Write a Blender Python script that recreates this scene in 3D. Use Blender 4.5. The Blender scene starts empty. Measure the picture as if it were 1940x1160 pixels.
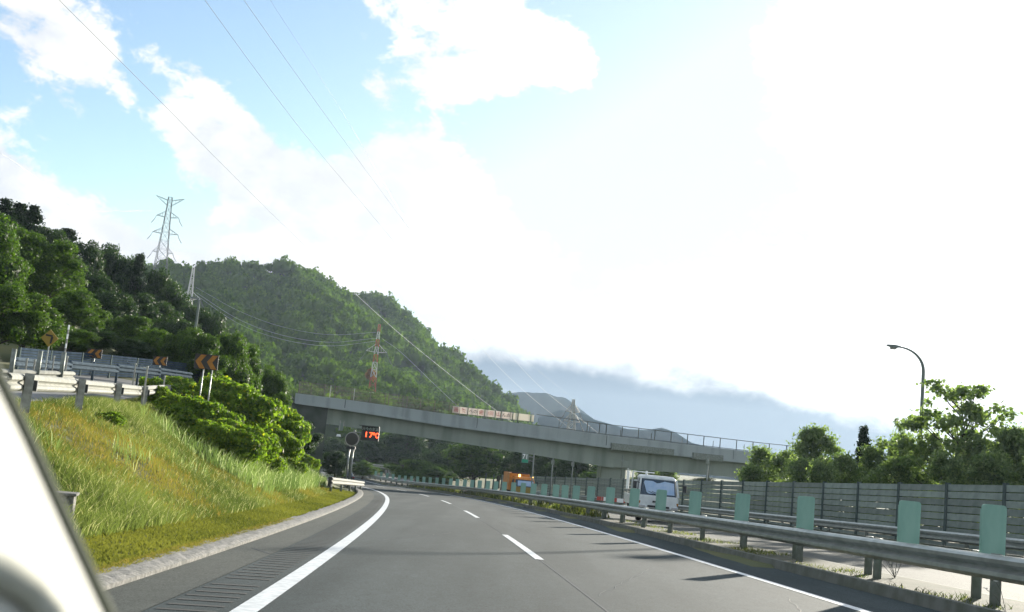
import bpy, math, random
import numpy as np
from mathutils import Vector, Matrix
random.seed(7); rng = np.random.default_rng(7)
R = math.radians
scn = bpy.context.scene
col = scn.collection

# ------------------------------------------------------------------ camera, sky, sun, exposure
F = 2000.0; ROLL = R(5.6); PITCH = math.atan(263.0/F); CZ = 1.27
_f = np.array([0, math.cos(PITCH), math.sin(PITCH)]); _r0 = np.array([1., 0, 0]); _u0 = np.cross(_r0, _f)
_c, _s = math.cos(ROLL), math.sin(ROLL)
_r = _c*_r0 + _s*_u0; _u = -_s*_r0 + _c*_u0
def ray(px, py):
    v = _f*F + _r*(px-970) - _u*(py-580); return v/np.linalg.norm(v)
def at(px, py, Y):
    v = ray(px, py); return v*(Y/v[1]) + np.array([0, 0, CZ])

cam_d = bpy.data.cameras.new('camera'); cam = bpy.data.objects.new('camera', cam_d); col.objects.link(cam)
cam_d.sensor_width = 36; cam_d.lens = 36*F/1940; cam_d.clip_start = .05; cam_d.clip_end = 12000
cam_d.dof.use_dof = True; cam_d.dof.focus_distance = 45; cam_d.dof.aperture_fstop = 5.6
m = Matrix(((_r[0], _u[0], -_f[0], 0), (_r[1], _u[1], -_f[1], 0), (_r[2], _u[2], -_f[2], CZ), (0, 0, 0, 1)))
cam.matrix_world = m
scn.camera = cam
vs = scn.view_settings
vs.view_transform = 'Standard'; vs.look = 'None'; vs.gamma = 1; vs.use_curve_mapping = False; vs.exposure = 1.42

SUN_AZ, SUN_EL = R(30), R(11)         # az measured from +Y towards +X
sd = Vector((math.sin(SUN_AZ)*math.cos(SUN_EL), math.cos(SUN_AZ)*math.cos(SUN_EL), math.sin(SUN_EL)))
sl = bpy.data.lights.new('sun', 'SUN'); sl.energy = 4.7; sl.angle = R(.6); sl.color = (1, .93, .80)
so_ = bpy.data.objects.new('sun', sl); col.objects.link(so_)
so_.rotation_euler = sd.to_track_quat('Z', 'Y').to_euler()

world = bpy.data.worlds.new('World'); scn.world = world; world.use_nodes = True
nt = world.node_tree; nt.nodes.clear()
class NB:                              # small node-building helper
    def __init__(s, t): s.t = t
    def n(s, ty, **k):
        nd = s.t.nodes.new(ty)
        for a, b in k.items(): setattr(nd, a, b)
        return nd
    def lk(s, a, b): s.t.links.new(a, b)
    def inp(s, nd, i, v):
        if hasattr(v, 'is_output'): s.lk(v, nd.inputs[i])
        else: nd.inputs[i].default_value = v
    def m(s, op, a, b=None, c=None, clamp=False):
        nd = s.n('ShaderNodeMath', operation=op, use_clamp=clamp)
        s.inp(nd, 0, a)
        if b is not None: s.inp(nd, 1, b)
        if c is not None: s.inp(nd, 2, c)
        return nd.outputs[0]
    def mix(s, f, a, b):
        nd = s.n('ShaderNodeMix', data_type='RGBA', clamp_factor=True)
        s.inp(nd, 0, f); s.inp(nd, 6, a); s.inp(nd, 7, b); return nd.outputs[2]
    def step(s, x, a, b):
        nd = s.n('ShaderNodeMapRange', interpolation_type='SMOOTHSTEP')
        s.inp(nd, 0, x); nd.inputs[1].default_value = a; nd.inputs[2].default_value = b; return nd.outputs[0]
b = NB(nt)
out = b.n('ShaderNodeOutputWorld'); bg = b.n('ShaderNodeBackground'); b.lk(bg.outputs[0], out.inputs[0])
sky = b.n('ShaderNodeTexSky', sky_type='NISHITA', sun_disc=False, sun_elevation=SUN_EL, sun_rotation=SUN_AZ)
sky.air_density = 1.0; sky.dust_density = .6; sky.ozone_density = 1.6; sky.altitude = 300
tc = b.n('ShaderNodeTexCoord'); sep = b.n('ShaderNodeSeparateXYZ'); b.lk(tc.outputs['Generated'], sep.inputs[0])
dx, dy, dz = sep.outputs
az = b.m('ARCTAN2', dx, dy); el = b.m('ARCSINE', dz)
def noise(vec, scale, detail=6, rough=.55, dist=0):
    nd = b.n('ShaderNodeTexNoise'); b.lk(vec, nd.inputs['Vector'])
    nd.inputs['Scale'].default_value = scale; nd.inputs['Detail'].default_value = detail
    nd.inputs['Roughness'].default_value = rough; nd.inputs['Distortion'].default_value = dist
    return nd.outputs['Fac']
mp = b.n('ShaderNodeMapping'); b.lk(tc.outputs['Generated'], mp.inputs[0]); mp.inputs['Scale'].default_value = (1, 1, 1.5)
n1 = noise(mp.outputs[0], 7.0, 9, .58, .25); n2 = noise(mp.outputs[0], 22, 8, .6, .3); n3 = noise(mp.outputs[0], 2.6, 3, .5); n4 = noise(mp.outputs[0], 55, 6, .65, .4)
def blob(px, py, rx, ry, ang=0):
    d = ray(px, py); a0 = math.atan2(d[0], d[1]); e0 = math.asin(d[2]); th = -R(ang) - ROLL
    u = b.m('SUBTRACT', az, a0); v = b.m('SUBTRACT', el, e0)
    c, s = math.cos(th), math.sin(th)
    p = b.m('MULTIPLY', b.m('ADD', b.m('MULTIPLY', u, c), b.m('MULTIPLY', v, s)), F/rx)
    q = b.m('MULTIPLY', b.m('SUBTRACT', b.m('MULTIPLY', v, c), b.m('MULTIPLY', u, s)), F/ry)
    return b.m('EXPONENT', b.m('MULTIPLY', b.m('ADD', b.m('MULTIPLY', p, p), b.m('MULTIPLY', q, q)), -1))
def total(lst):
    t = None
    for w, a in lst:
        x = b.m('MULTIPLY', blob(*a), w)
        t = x if t is None else b.m('ADD', t, x)
    return t
# cumulus masses of the photograph, each by its place in the sky (centre, half sizes, tilt)
clouds = total([(1.0, (150, 110, 95, 70, 15)), (.7, (40, 40, 80, 90, 30)), (.55, (150, 215, 60, 28, 20)), (.75, (385, 155, 52, 34, 35)), (.4, (300, 115, 40, 22, 30)),
    (.5, (345, 200, 30, 16, 20)), (1.0, (0, 340, 130, 90, 35)), (1.2, (150, 440, 230, 60, 24)), (1.2, (380, 500, 190, 50, 12)), (.9, (360, 275, 110, 45, 25)), (1.1, (470, 290, 90, 60, 30)),
    (1.3, (760, 320, 180, 115, 25)), (1.3, (560, 420, 200, 110, 30)), (.9, (705, 163, 55, 35, 10)), (1.1, (830, 140, 110, 60, 20)), (1.1, (940, 50, 210, 75, 12)), (.7, (1060, 110, 110, 45, 20)), (.6, (680, 70, 55, 60, 20)),
    (.6, (950, 150, 60, 40, 30)), (1.4, (960, 560, 330, 110, 20)), (1.4, (1550, 620, 520, 90, 8)), (.8, (880, 380, 120, 60, 35)), (.9, (1700, 180, 300, 200, 10)), (.7, (1480, 80, 70, 60, 40)), (1.1, (1880, 330, 330, 300, 0))])
clear = total([(.7, (620, 120, 150, 130, 50)), (1.0, (1290, 230, 130, 300, 0)), (.5, (1240, 40, 110, 90, 0)), (.5, (960, 300, 110, 110, 40)), (.35, (1130, 420, 170, 110, 20)), (.5, (230, 240, 90, 40, 20)), (.4, (880, 20, 40, 30, 0)), (.45, (630, 210, 90, 50, 30)), (.55, (80, 330, 110, 45, 35)), (.6, (270, 370, 130, 55, 30)), (.4, (560, 130, 170, 90, 60)), (.4, (1250, 200, 170, 200, 10)), (.25, (500, 40, 160, 60, 0))])
infield = b.m('MULTIPLY', blob(970, 380, 1500, 800, 0), 1.0, clamp=True)
general = b.m('ADD', b.m('MULTIPLY', b.step(n3, .34, .62), .7), .22)  # cloud cover outside the view, raised to fill the shadows with light
base = b.m('ADD', b.m('MULTIPLY', general, b.m('SUBTRACT', 1.0, b.step(infield, .25, .6))), b.m('SUBTRACT', clouds, clear))
fb = b.m('ADD', b.m('MULTIPLY', b.m('SUBTRACT', n1, .5), 2.1), b.m('ADD', b.m('MULTIPLY', b.m('SUBTRACT', n2, .5), 2.1), b.m('MULTIPLY', b.m('SUBTRACT', n4, .5), 1.0)))
mask = b.step(b.m('ADD', base, fb), .40, .90)
# grey undersides: the far bank of stratus over the horizon and the shaded bellies
dark = total([(1.35, (1210, 792, 420, 58, 4)), (1.3, (1600, 850, 430, 58, 5)), (.35, (960, 715, 120, 25, 10)), (.32, (590, 330, 110, 60, 20)), (.30, (230, 455, 130, 26, 22)), (.28, (860, 420, 200, 60, 25)), (.3, (1120, 640, 260, 26, 8)), (.45, (1880, 790, 180, 60, 0))])
darkm = b.step(b.m('ADD', dark, b.m('ADD', b.m('MULTIPLY', b.m('SUBTRACT', n1, .5), 1.0), b.m('MULTIPLY', b.m('SUBTRACT', n2, .5), 1.3))), .10, 1.15)
mask = b.m('MAXIMUM', mask, b.step(darkm, .1, .5))
dotp = b.n('ShaderNodeVectorMath', operation='DOT_PRODUCT'); b.lk(tc.outputs['Generated'], dotp.inputs[0]); dotp.inputs[1].default_value = sd
glow = b.m('POWER', b.m('MAXIMUM', dotp.outputs['Value'], 0.0), 9)
lit = b.mix(b.m('MULTIPLY', glow, 1.1), (.42, .415, .41, 1), (.66, .66, .65, 1))
shade_ = b.m('MULTIPLY', b.step(b.m('ADD', b.m('MULTIPLY', n1, .6), b.m('MULTIPLY', n2, .4)), .60, .40), b.m('SUBTRACT', .75, b.m('MULTIPLY', glow, .9), clamp=True)); lit = b.mix(shade_, lit, (.27, .295, .33, 1))
ccol = b.mix(darkm, lit, (.050, .078, .118, 1))
skyc = b.n('ShaderNodeVectorMath', operation='SCALE'); b.lk(sky.outputs[0], skyc.inputs[0]); skyc.inputs['Scale'].default_value = .098
capn = b.n('ShaderNodeVectorMath', operation='MINIMUM'); b.lk(skyc.outputs[0], capn.inputs[0]); capn.inputs[1].default_value = (.33, .385, .40)
glow2 = b.m('POWER', b.m('MAXIMUM', dotp.outputs['Value'], 0.0), 9)
hazed = b.mix(b.m('MULTIPLY', glow2, .6), capn.outputs[0], (.36, .41, .42, 1))
final = b.mix(mask, hazed, ccol)
b.lk(final, bg.inputs[0]); bg.inputs[1].default_value = 1.0

# ------------------------------------------------------------------ mesh and object helpers
def mesh_np(name, V, faces, mats=(), attr=None, smooth=False):
    """faces: int array (n,3) or (n,4)"""
    V = np.asarray(V, dtype=np.float32); faces = np.asarray(faces, dtype=np.int32)
    me = bpy.data.meshes.new(name); k = faces.shape[1]; n = len(faces)
    me.vertices.add(len(V)); me.vertices.foreach_set('co', V.ravel())
    me.loops.add(n*k); me.loops.foreach_set('vertex_index', faces.ravel())
    me.polygons.add(n); me.polygons.foreach_set('loop_start', np.arange(0, n*k, k, dtype=np.int32))
    me.polygons.foreach_set('loop_total', np.full(n, k, dtype=np.int32))
    if smooth: me.polygons.foreach_set('use_smooth', np.ones(n, dtype=bool))
    if attr is not None:
        a = me.attributes.new('tint', 'FLOAT', 'POINT'); a.data.foreach_set('value', np.asarray(attr, dtype=np.float32))
    for mt in mats: me.materials.append(mt)
    me.update(); me.validate()
    return me
def add(name, me, parent=None, loc=None, rz=0):
    o = bpy.data.objects.new(name, me); col.objects.link(o)
    if parent is not None: o.parent = parent
    if loc is not None: o.location = loc
    if rz: o.rotation_euler = (0, 0, rz)
    return o
def tag(o, label, cat, group=None):
    o['label'] = label; o['category'] = cat
    if group: o['group'] = group
    return o
def thing(name, label, cat, loc=(0, 0, 0), rz=0, group=None):
    return tag(add(name, None, None, loc, rz), label, cat, group)
def kind(o, k): o['kind'] = k; return o

class MB:
    def __init__(s): s.v = []; s.f = []
    def quad(s, a, b_, c, d):
        i = len(s.v); s.v += [tuple(a), tuple(b_), tuple(c), tuple(d)]; s.f.append((i, i+1, i+2, i+3)); return s
    def hexa(s, p):                       # 8 corners: bottom 4 ccw, top 4 ccw
        i = len(s.v); s.v += [tuple(q) for q in p]
        s.f += [(i+3, i+2, i+1, i), (i+4, i+5, i+6, i+7)] + [(i+k, i+(k+1) % 4, i+4+(k+1) % 4, i+4+k) for k in range(4)]; return s
    def box(s, c, d, rz=0, taper=1.0):
        cx, cy, cz = c; hx, hy, hz = d[0]/2, d[1]/2, d[2]/2; p = []
        cs, sn = math.cos(rz), math.sin(rz)
        for z, k in ((-hz, 1), (hz, taper)):
            for x, y in ((-hx, -hy), (hx, -hy), (hx, hy), (-hx, hy)):
                x *= k; y *= k; p.append((cx+x*cs-y*sn, cy+x*sn+y*cs, cz+z))
        return s.hexa(p)
    def tube(s, pts, r, n=8, cap=True):
        pts = [Vector(p) for p in pts]; rs = r if hasattr(r, '__len__') else [r]*len(pts)
        i0 = len(s.v)
        for k, p in enumerate(pts):
            t = (pts[min(k+1, len(pts)-1)] - pts[max(k-1, 0)]).normalized()
            ref = Vector((0, 0, 1)) if abs(t.z) < .9 else Vector((1, 0, 0))
            a = t.cross(ref).normalized(); c = t.cross(a)
            for j in range(n):
                q = 2*math.pi*j/n; s.v.append(tuple(p + a*rs[k]*math.cos(q) + c*rs[k]*math.sin(q)))
        for k in range(len(pts)-1):
            for j in range(n):
                a0 = i0+k*n+j; a1 = i0+k*n+(j+1) % n; s.f.append((a0, a1, a1+n, a0+n))
        if cap:
            s.f.append(tuple(range(i0, i0+n))[::-1]); s.f.append(tuple(range(i0+(len(pts)-1)*n, i0+len(pts)*n)))
        return s
    def prism(s, poly, y0, y1):           # polygon in x,z extruded along y
        i = len(s.v); n = len(poly)
        s.v += [(x, y0, z) for x, z in poly] + [(x, y1, z) for x, z in poly]
        s.f.append(tuple(range(i, i+n))); s.f.append(tuple(range(i+2*n-1, i+n-1, -1)))
        s.f += [(i+k, i+n+k, i+n+(k+1) % n, i+(k+1) % n) for k in range(n)]; return s
    def sweep(s, rings, closed=True):     # list of rings of equal length
        i0 = len(s.v); n = len(rings[0])
        for rg in rings: s.v += [tuple(p) for p in rg]
        for k in range(len(rings)-1):
            for j in range(n if closed else n-1):
                a0 = i0+k*n+j; a1 = i0+k*n+(j+1) % n; s.f.append((a0, a1, a1+n, a0+n))
        if closed:
            s.f.append(tuple(range(i0, i0+n))[::-1]); s.f.append(tuple(range(i0+(len(rings)-1)*n, i0+len(rings)*n)))
        return s
    def mesh(s, name, mat, smooth=False, bevel=0):
        me = bpy.data.meshes.new(name); me.from_pydata(s.v, [], s.f); me.materials.append(mat)
        if smooth:
            for p in me.polygons: p.use_smooth = True
        me.update(); return me
    def build(s, name, mat, parent=None, loc=None, rz=0, smooth=False, bevel=0):
        o = add(name, s.mesh(name, mat, smooth), parent, loc, rz)
        if bevel:
            bm = o.modifiers.new('bevel', 'BEVEL'); bm.width = bevel; bm.segments = 2; bm.limit_method = 'ANGLE'
        return o

# ------------------------------------------------------------------ materials
def mat(name, c, rough=.7, c2=None, scale=5, metal=0, spec=.5, bump=0, bscale=None, detail=5, coords='Object', stretch=(1, 1, 1), lo=.35, hi=.65, emit=None, es=1):
    mt = bpy.data.materials.new(name); mt.use_nodes = True; t = mt.node_tree; p = t.nodes['Principled BSDF']; q = NB(t)
    p.inputs['Roughness'].default_value = rough; p.inputs['Metallic'].default_value = metal
    p.inputs['Specular IOR Level'].default_value = spec
    p.inputs['Base Color'].default_value = (*c, 1)
    if c2 is not None or bump:
        tcn = q.n('ShaderNodeTexCoord'); mpn = q.n('ShaderNodeMapping'); q.lk(tcn.outputs[coords], mpn.inputs[0]); mpn.inputs['Scale'].default_value = stretch
    if c2 is not None:
        nz = q.n('ShaderNodeTexNoise'); q.lk(mpn.outputs[0], nz.inputs['Vector']); nz.inputs['Scale'].default_value = scale; nz.inputs['Detail'].default_value = detail
        q.lk(q.mix(q.step(nz.outputs['Fac'], lo, hi), (*c, 1), (*c2, 1)), p.inputs['Base Color'])
    if bump:
        nb = q.n('ShaderNodeTexNoise'); q.lk(mpn.outputs[0], nb.inputs['Vector']); nb.inputs['Scale'].default_value = bscale or scale*6; nb.inputs['Detail'].default_value = 4
        bp = q.n('ShaderNodeBump'); bp.inputs['Strength'].default_value = bump; bp.inputs['Distance'].default_value = .02
        q.lk(nb.outputs['Fac'], bp.inputs['Height']); q.lk(bp.outputs[0], p.inputs['Normal'])
    if emit: p.inputs['Emission Color'].default_value = (*emit, 1); p.inputs['Emission Strength'].default_value = es
    return mt
def leafmat(name, c0, c1, trans=.45, c_rare=None, rough=.5, rand=.25, spec=.15, tr_=(1.6, 1.9, .6)):
    mt = bpy.data.materials.new(name); mt.use_nodes = True; t = mt.node_tree; q = NB(t); p = t.nodes['Principled BSDF']; o = t.nodes['Material Output']
    a = q.n('ShaderNodeAttribute', attribute_name='tint'); oi = q.n('ShaderNodeObjectInfo')
    f = q.m('ADD', a.outputs['Fac'], q.m('MULTIPLY', q.m('SUBTRACT', oi.outputs['Random'], .5), rand), clamp=True)
    cc = q.mix(f, (*c0, 1), (*c1, 1))
    if c_rare: cc = q.mix(q.step(a.outputs['Fac'], .9, .96), cc, (*c_rare, 1))
    q.lk(cc, p.inputs['Base Color']); p.inputs['Roughness'].default_value = rough; p.inputs['Specular IOR Level'].default_value = spec
    tr = q.n('ShaderNodeBsdfTranslucent'); sc = q.n('ShaderNodeMix', data_type='RGBA', blend_type='MULTIPLY'); sc.inputs[0].default_value = 1
    q.lk(cc, sc.inputs[6]); sc.inputs[7].default_value = (*tr_, 1); q.lk(sc.outputs[2], tr.inputs[0])
    mx = q.n('ShaderNodeMixShader'); mx.inputs[0].default_value = trans; q.lk(p.outputs[0], mx.inputs[1]); q.lk(tr.outputs[0], mx.inputs[2]); q.lk(mx.outputs[0], o.inputs[0])
    return mt
def asphalt(name, c1, c2, track=False):
    mt = bpy.data.materials.new(name); mt.use_nodes = True; t = mt.node_tree; q = NB(t); p = t.nodes['Principled BSDF']
    tcn = q.n('ShaderNodeTexCoord')
    def nz(sc, st=(1, 1, 1), d=4, r=.5):
        mpn = q.n('ShaderNodeMapping'); q.lk(tcn.outputs['Object'], mpn.inputs[0]); mpn.inputs['Scale'].default_value = st
        x = q.n('ShaderNodeTexNoise'); q.lk(mpn.outputs[0], x.inputs['Vector']); x.inputs['Scale'].default_value = sc; x.inputs['Detail'].default_value = d; x.inputs['Roughness'].default_value = r
        return x.outputs['Fac']
    big = q.step(q.m('ADD', q.m('MULTIPLY', nz(.9, (1, .04, 1), 3), .6), q.m('MULTIPLY', nz(.35, (1, .5, 1), 6), .4)), .40, .60); fine = nz(55, d=3, r=.7); mid = nz(6, (1, .4, 1), 5)
    cc = q.mix(big, (*c1, 1), (*c2, 1))
    k = q.m('ADD', q.m('MULTIPLY', q.m('SUBTRACT', fine, .5), 3.2), q.m('MULTIPLY', mid, .5)); k = q.m('ADD', k, q.m('ADD', .75, q.m('MULTIPLY', q.m('SUBTRACT', nz(20, (1, 1, 1), 3, .8), .5), 1.4)))
    sc = q.n('ShaderNodeVectorMath', operation='SCALE'); q.lk(cc, sc.inputs[0]); q.lk(k, sc.inputs['Scale'])
    q.lk(sc.outputs[0], p.inputs['Base Color']); p.inputs['Roughness'].default_value = .9; p.inputs['Specular IOR Level'].default_value = .15
    bp = q.n('ShaderNodeBump'); bp.inputs['Strength'].default_value = .5; bp.inputs['Distance'].default_value = .006
    q.lk(fine, bp.inputs['Height']); q.lk(bp.outputs[0], p.inputs['Normal'])
    return mt
M = {}
M['road'] = asphalt('asphalt', (.026, .039, .042), (.045, .060, .063))
M['shoulder'] = asphalt('shoulder_asphalt', (.058, .066, .060), (.078, .084, .074))
M['road2'] = asphalt('opposite_asphalt', (.075, .08, .073), (.10, .104, .093))
M['seam'] = mat('tar_seam', (.025, .028, .03), .6)
M['groove'] = mat('groove_shade', (.022, .026, .026), .9)  # near-black colour standing for the shadow inside the milled grooves
M['line'] = mat('road_paint', (.72, .74, .74), .6, (.55, .57, .57), 9, bump=.2, bscale=60)
M['gutter'] = mat('gutter_concrete', (.25, .24, .22), .95, (.13, .13, .115), 14, bump=.8, bscale=40)
M['kerb'] = mat('kerb_concrete', (.14, .145, .13), .9, (.09, .10, .075), 3, bump=.3)
M['dirt'] = mat('dirt', (.075, .075, .05), .95, (.045, .055, .028), 1.2, bump=.7, bscale=20)
M['ground'] = mat('turf', (.105, .105, .03), .95, (.07, .085, .025), .5, bump=.9, bscale=9, detail=8)
M['ramp'] = mat('ramp_asphalt', (.17, .17, .165), .85, (.12, .125, .125), .7, bump=.2)
M['hillg'] = mat('forest_floor', (.02, .035, .012), 1, (.03, .05, .015), .05)
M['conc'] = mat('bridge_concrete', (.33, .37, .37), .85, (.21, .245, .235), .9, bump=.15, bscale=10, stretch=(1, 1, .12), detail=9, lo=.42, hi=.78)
M['concdark'] = mat('girder_concrete', (.28, .315, .27), .85, (.165, .20, .165), .7, bump=.15, bscale=10, stretch=(1, 1, .12), detail=9, lo=.4, hi=.8)  # greener and a little darker than the parapet concrete
M['concshade'] = mat('abutment_concrete', (.07, .08, .07), .9, (.04, .052, .04), .6, bump=.3)  # shadow on the abutment put into a darker concrete colour
M['galv'] = mat('galvanised_steel', (.36, .38, .36), .42, (.27, .29, .27), 4, metal=.55)
M['galvold'] = mat('weathered_steel', (.22, .245, .22), .55, (.15, .17, .145), 6, metal=.35)
M['white'] = mat('white_rail_paint', (.36, .36, .32), .75, (.29, .29, .26), 5, spec=.1)
M['galvshade'] = mat('shaded_steel', (.085, .115, .14), 1, (.06, .08, .10), 4, spec=.05)  # tree shade on the outer rail put into a darker steel colour
M['postside'] = mat('post_grey', (.32, .33, .30), .6, (.22, .22, .2), 8)
M['plate'] = mat('green_plate', (.24, .42, .35), .55, (.18, .34, .28), 5, stretch=(1, 1, .3), lo=.3, hi=.8)  # windscreen veil put into the colour: green lightened and greyed
M['slatshade'] = mat('shaded_slat', (.05, .07, .095), 1, (.035, .05, .07), 2, spec=0)  # tree shade on the slip road fence put into the slat colour
M['slat'] = mat('barrier_panel', (.24, .285, .26), .5, (.17, .21, .19), 2, metal=.2, bump=.1, bscale=60)  # windscreen veil put into the lightened panel colour
M['bpost'] = mat('barrier_post', (.075, .10, .095), .9, spec=.05)
M['rust'] = mat('rusty_fence', (.13, .10, .075), .8, (.09, .09, .07), 3)
M['darkrail'] = mat('dark_railing', (.05, .065, .065), .6)
M['black'] = mat('black_box', (.012, .016, .016), .5)
M['mirror'] = mat('dark_lamp_face', (.02, .017, .016), .35)
M['ring'] = mat('grey_rim', (.30, .30, .28), .5)
M['led'] = mat('red_led', (.3, .02, .01), .5, emit=(1, .07, .015), es=2.2)
M['dimtext'] = mat('dim_lettering', (.35, .42, .40), .6)
M['orange'] = mat('chevron_orange', (.36, .15, .015), .7, (.27, .11, .01), 6)
M['signblack'] = mat('chevron_black', (.018, .016, .014), .6)
M['yellow'] = mat('warning_yellow', (.26, .18, .025), .8)
M['grn'] = mat('sign_green', (.02, .30, .17), .5)
M['sgrey'] = mat('sign_grey', (.16, .21, .18), .5)
M['swhite'] = mat('sign_white', (.85, .88, .85), .5)
M['redp'] = mat('red_paint', (.42, .05, .03), .6)
M['redt'] = mat('faded_red_letter', (.42, .10, .09), .7)
M['lattice'] = mat('pylon_steel', (.10, .11, .11), .7)
M['latwhite'] = mat('pylon_white', (.6, .6, .58), .7)
M['latred'] = mat('pylon_red', (.40, .09, .05), .8)
M['wire'] = mat('power_cable', (.10, .11, .11), .35, metal=.6)
M['wirel'] = mat('aluminium_cable', (.34, .37, .37), .6, metal=.1)
M['lamp'] = mat('lamp_steel', (.15, .18, .17), .8, spec=.15)
M['twhite'] = mat('truck_white', (.62, .66, .66), .3, (.52, .56, .57), 4)
M['torange'] = mat('truck_orange', (.62, .22, .02), .4, (.5, .17, .015), 3)
M['glassv'] = mat('windscreen', (.03, .045, .06), .06, metal=0, spec=1.0)
M['glassrefl'] = mat('windscreen_reflection', (.38, .50, .66), .4, (.28, .42, .62), 3)  # sky reflection in the truck glass, painted as a pale blue surface
M['tyre'] = mat('tyre', (.02, .02, .02), .85)
M['hub'] = mat('wheel_hub', (.3, .3, .3), .5, metal=.5)
M['amber'] = mat('beacon', (.9, .5, .1), .3, emit=(1, .55, .12), es=4)
M['chrome'] = mat('headlamp', (.7, .7, .7), .15, metal=.6)
M['dark'] = mat('dark_plastic', (.03, .033, .035), .6)
M['carb'] = mat('car_dark', (.03, .035, .045), .3)
M['tail'] = mat('tail_lamp', (.3, .02, .02), .4)
M['trim'] = mat('pillar_trim', (.50, .50, .455), .85, (.485, .485, .44), 20, bump=.1, bscale=300)
M['trimshade'] = mat('pillar_recess_shadow', (.42, .42, .36), .9)
M['seal'] = mat('rubber_seal', (.06, .07, .045), .9)
M['bark'] = mat('bark', (.07, .06, .045), .9, (.04, .035, .03), 12, bump=.6)
M['flower'] = mat('white_petal', (.8, .8, .75), .7)
banner = bpy.data.materials.new('banner_cloth'); banner.use_nodes = True
q = NB(banner.node_tree); p_ = banner.node_tree.nodes['Principled BSDF']; p_.inputs['Base Color'].default_value = (.75, .70, .66, 1); p_.inputs['Roughness'].default_value = .9
tr_ = q.n('ShaderNodeBsdfTranslucent'); tr_.inputs[0].default_value = (.85, .78, .72, 1); mx_ = q.n('ShaderNodeMixShader'); mx_.inputs[0].default_value = .5
q.lk(p_.outputs[0], mx_.inputs[1]); q.lk(tr_.outputs[0], mx_.inputs[2]); q.lk(mx_.outputs[0], banner.node_tree.nodes['Material Output'].inputs[0])
M['banner'] = banner
banner2 = banner.copy(); banner2.name = 'green_banner_cloth'; banner2.node_tree.nodes['Principled BSDF'].inputs['Base Color'].default_value = (.62, .68, .55, 1); M['banner2'] = banner2
L_ = {}
L_['lit'] = leafmat('leaf_lit', (.026, .055, .014), (.095, .15, .030), .45)
L_['dark'] = leafmat('leaf_shaded', (.014, .033, .012), (.044, .076, .022), .35)  # darker copy of the lit leaf: shade put into the colour
L_['con'] = leafmat('needle', (.010, .024, .010), (.026, .050, .018), .2)
L_['bush'] = leafmat('leaf_bush', (.055, .105, .018), (.23, .29, .050), .55, (.34, .30, .04))
L_['far'] = leafmat('leaf_far', (.012, .036, .012), (.115, .18, .026), .25, None, .8, .25, 0)
L_['right'] = leafmat('leaf_veiled', (.09, .13, .075), (.25, .29, .17), .5)  # paler and greyer: windscreen veil put into the leaf colour
L_['grass'] = leafmat('grass_blade', (.075, .105, .032), (.19, .225, .075), .38, (.42, .40, .24), .7, 0, .1, (1.3, 1.4, .85))
L_['reed'] = leafmat('reed_blade', (.09, .13, .05), (.22, .27, .12), .4, (.5, .5, .38), .6, 0, .15, (1.3, 1.5, .8))
L_['weed'] = leafmat('median_weed', (.05, .065, .025), (.13, .13, .06), .4, (.3, .28, .15), .7, 0)
L_['gold'] = leafmat('golden_grass', (.13, .135, .035), (.26, .24, .065), .36, (.36, .26, .10), .7, 0, .1, (1.3, 1.3, .7))
L_['moss'] = leafmat('verge_grass', (.105, .125, .032), (.225, .235, .058), .3, None, .8, 0, .05, (1.3, 1.3, .7))

q = NB(M['slat'].node_tree); pb_ = M['slat'].node_tree.nodes['Principled BSDF']; lk0 = pb_.inputs['Base Color'].links[0].from_socket
oi_ = q.n('ShaderNodeObjectInfo'); vm_ = q.n('ShaderNodeVectorMath', operation='SCALE'); q.lk(lk0, vm_.inputs[0]); q.lk(q.m('ADD', q.m('MULTIPLY', oi_.outputs['Random'], .45), .75), vm_.inputs['Scale']); q.lk(vm_.outputs[0], pb_.inputs['Base Color'])
# ------------------------------------------------------------------ road line and terrain
PA, PB = .0206, -.03745
ST = np.arange(-80, 520, .5)
def hd(s): return -.04 - .001*min(max(s, -80), 60) - .002*max(0, min(s, 330)-60)
CX = np.zeros(len(ST)); CY = np.zeros(len(ST)); i0 = int(80/.5); CX[i0] = 1.9
for i in range(i0+1, len(ST)):
    th = hd((ST[i]+ST[i-1])/2); CX[i] = CX[i-1]+.5*math.sin(th); CY[i] = CY[i-1]+.5*math.cos(th)
for i in range(i0-1, -1, -1):
    th = hd((ST[i]+ST[i+1])/2); CX[i] = CX[i+1]-.5*math.sin(th); CY[i] = CY[i+1]-.5*math.cos(th)
def road(s, o):
    th = hd(s); return float(np.interp(s, ST, CX))+o*math.cos(th), float(np.interp(s, ST, CY))-o*math.sin(th)
def zr(x, y):                           # the banked, falling road plane
    x = np.clip(x, -45, 45); yy = np.where(np.asarray(y) < 150, y, 150+(np.minimum(y, 420)-150)*.35)
    return PA*x + PB*yy
def P3(s, o, h=0):
    x, y = road(s, o); return (x, y, float(zr(x, y))+h)
def off_of(x, y):
    return (x - np.interp(y, CY[:900], CX[:900]))
def guard_x(y): return np.where(np.asarray(y) < 42, -10-.23*(np.asarray(y)-22), -14.6-.08*(np.asarray(y)-42))
def rampz(x, y): return .47+.023*y+.10*np.clip(guard_x(y)-x, -3, 9)+.03*np.clip(np.asarray(y)-42, 0, 40)
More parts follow.
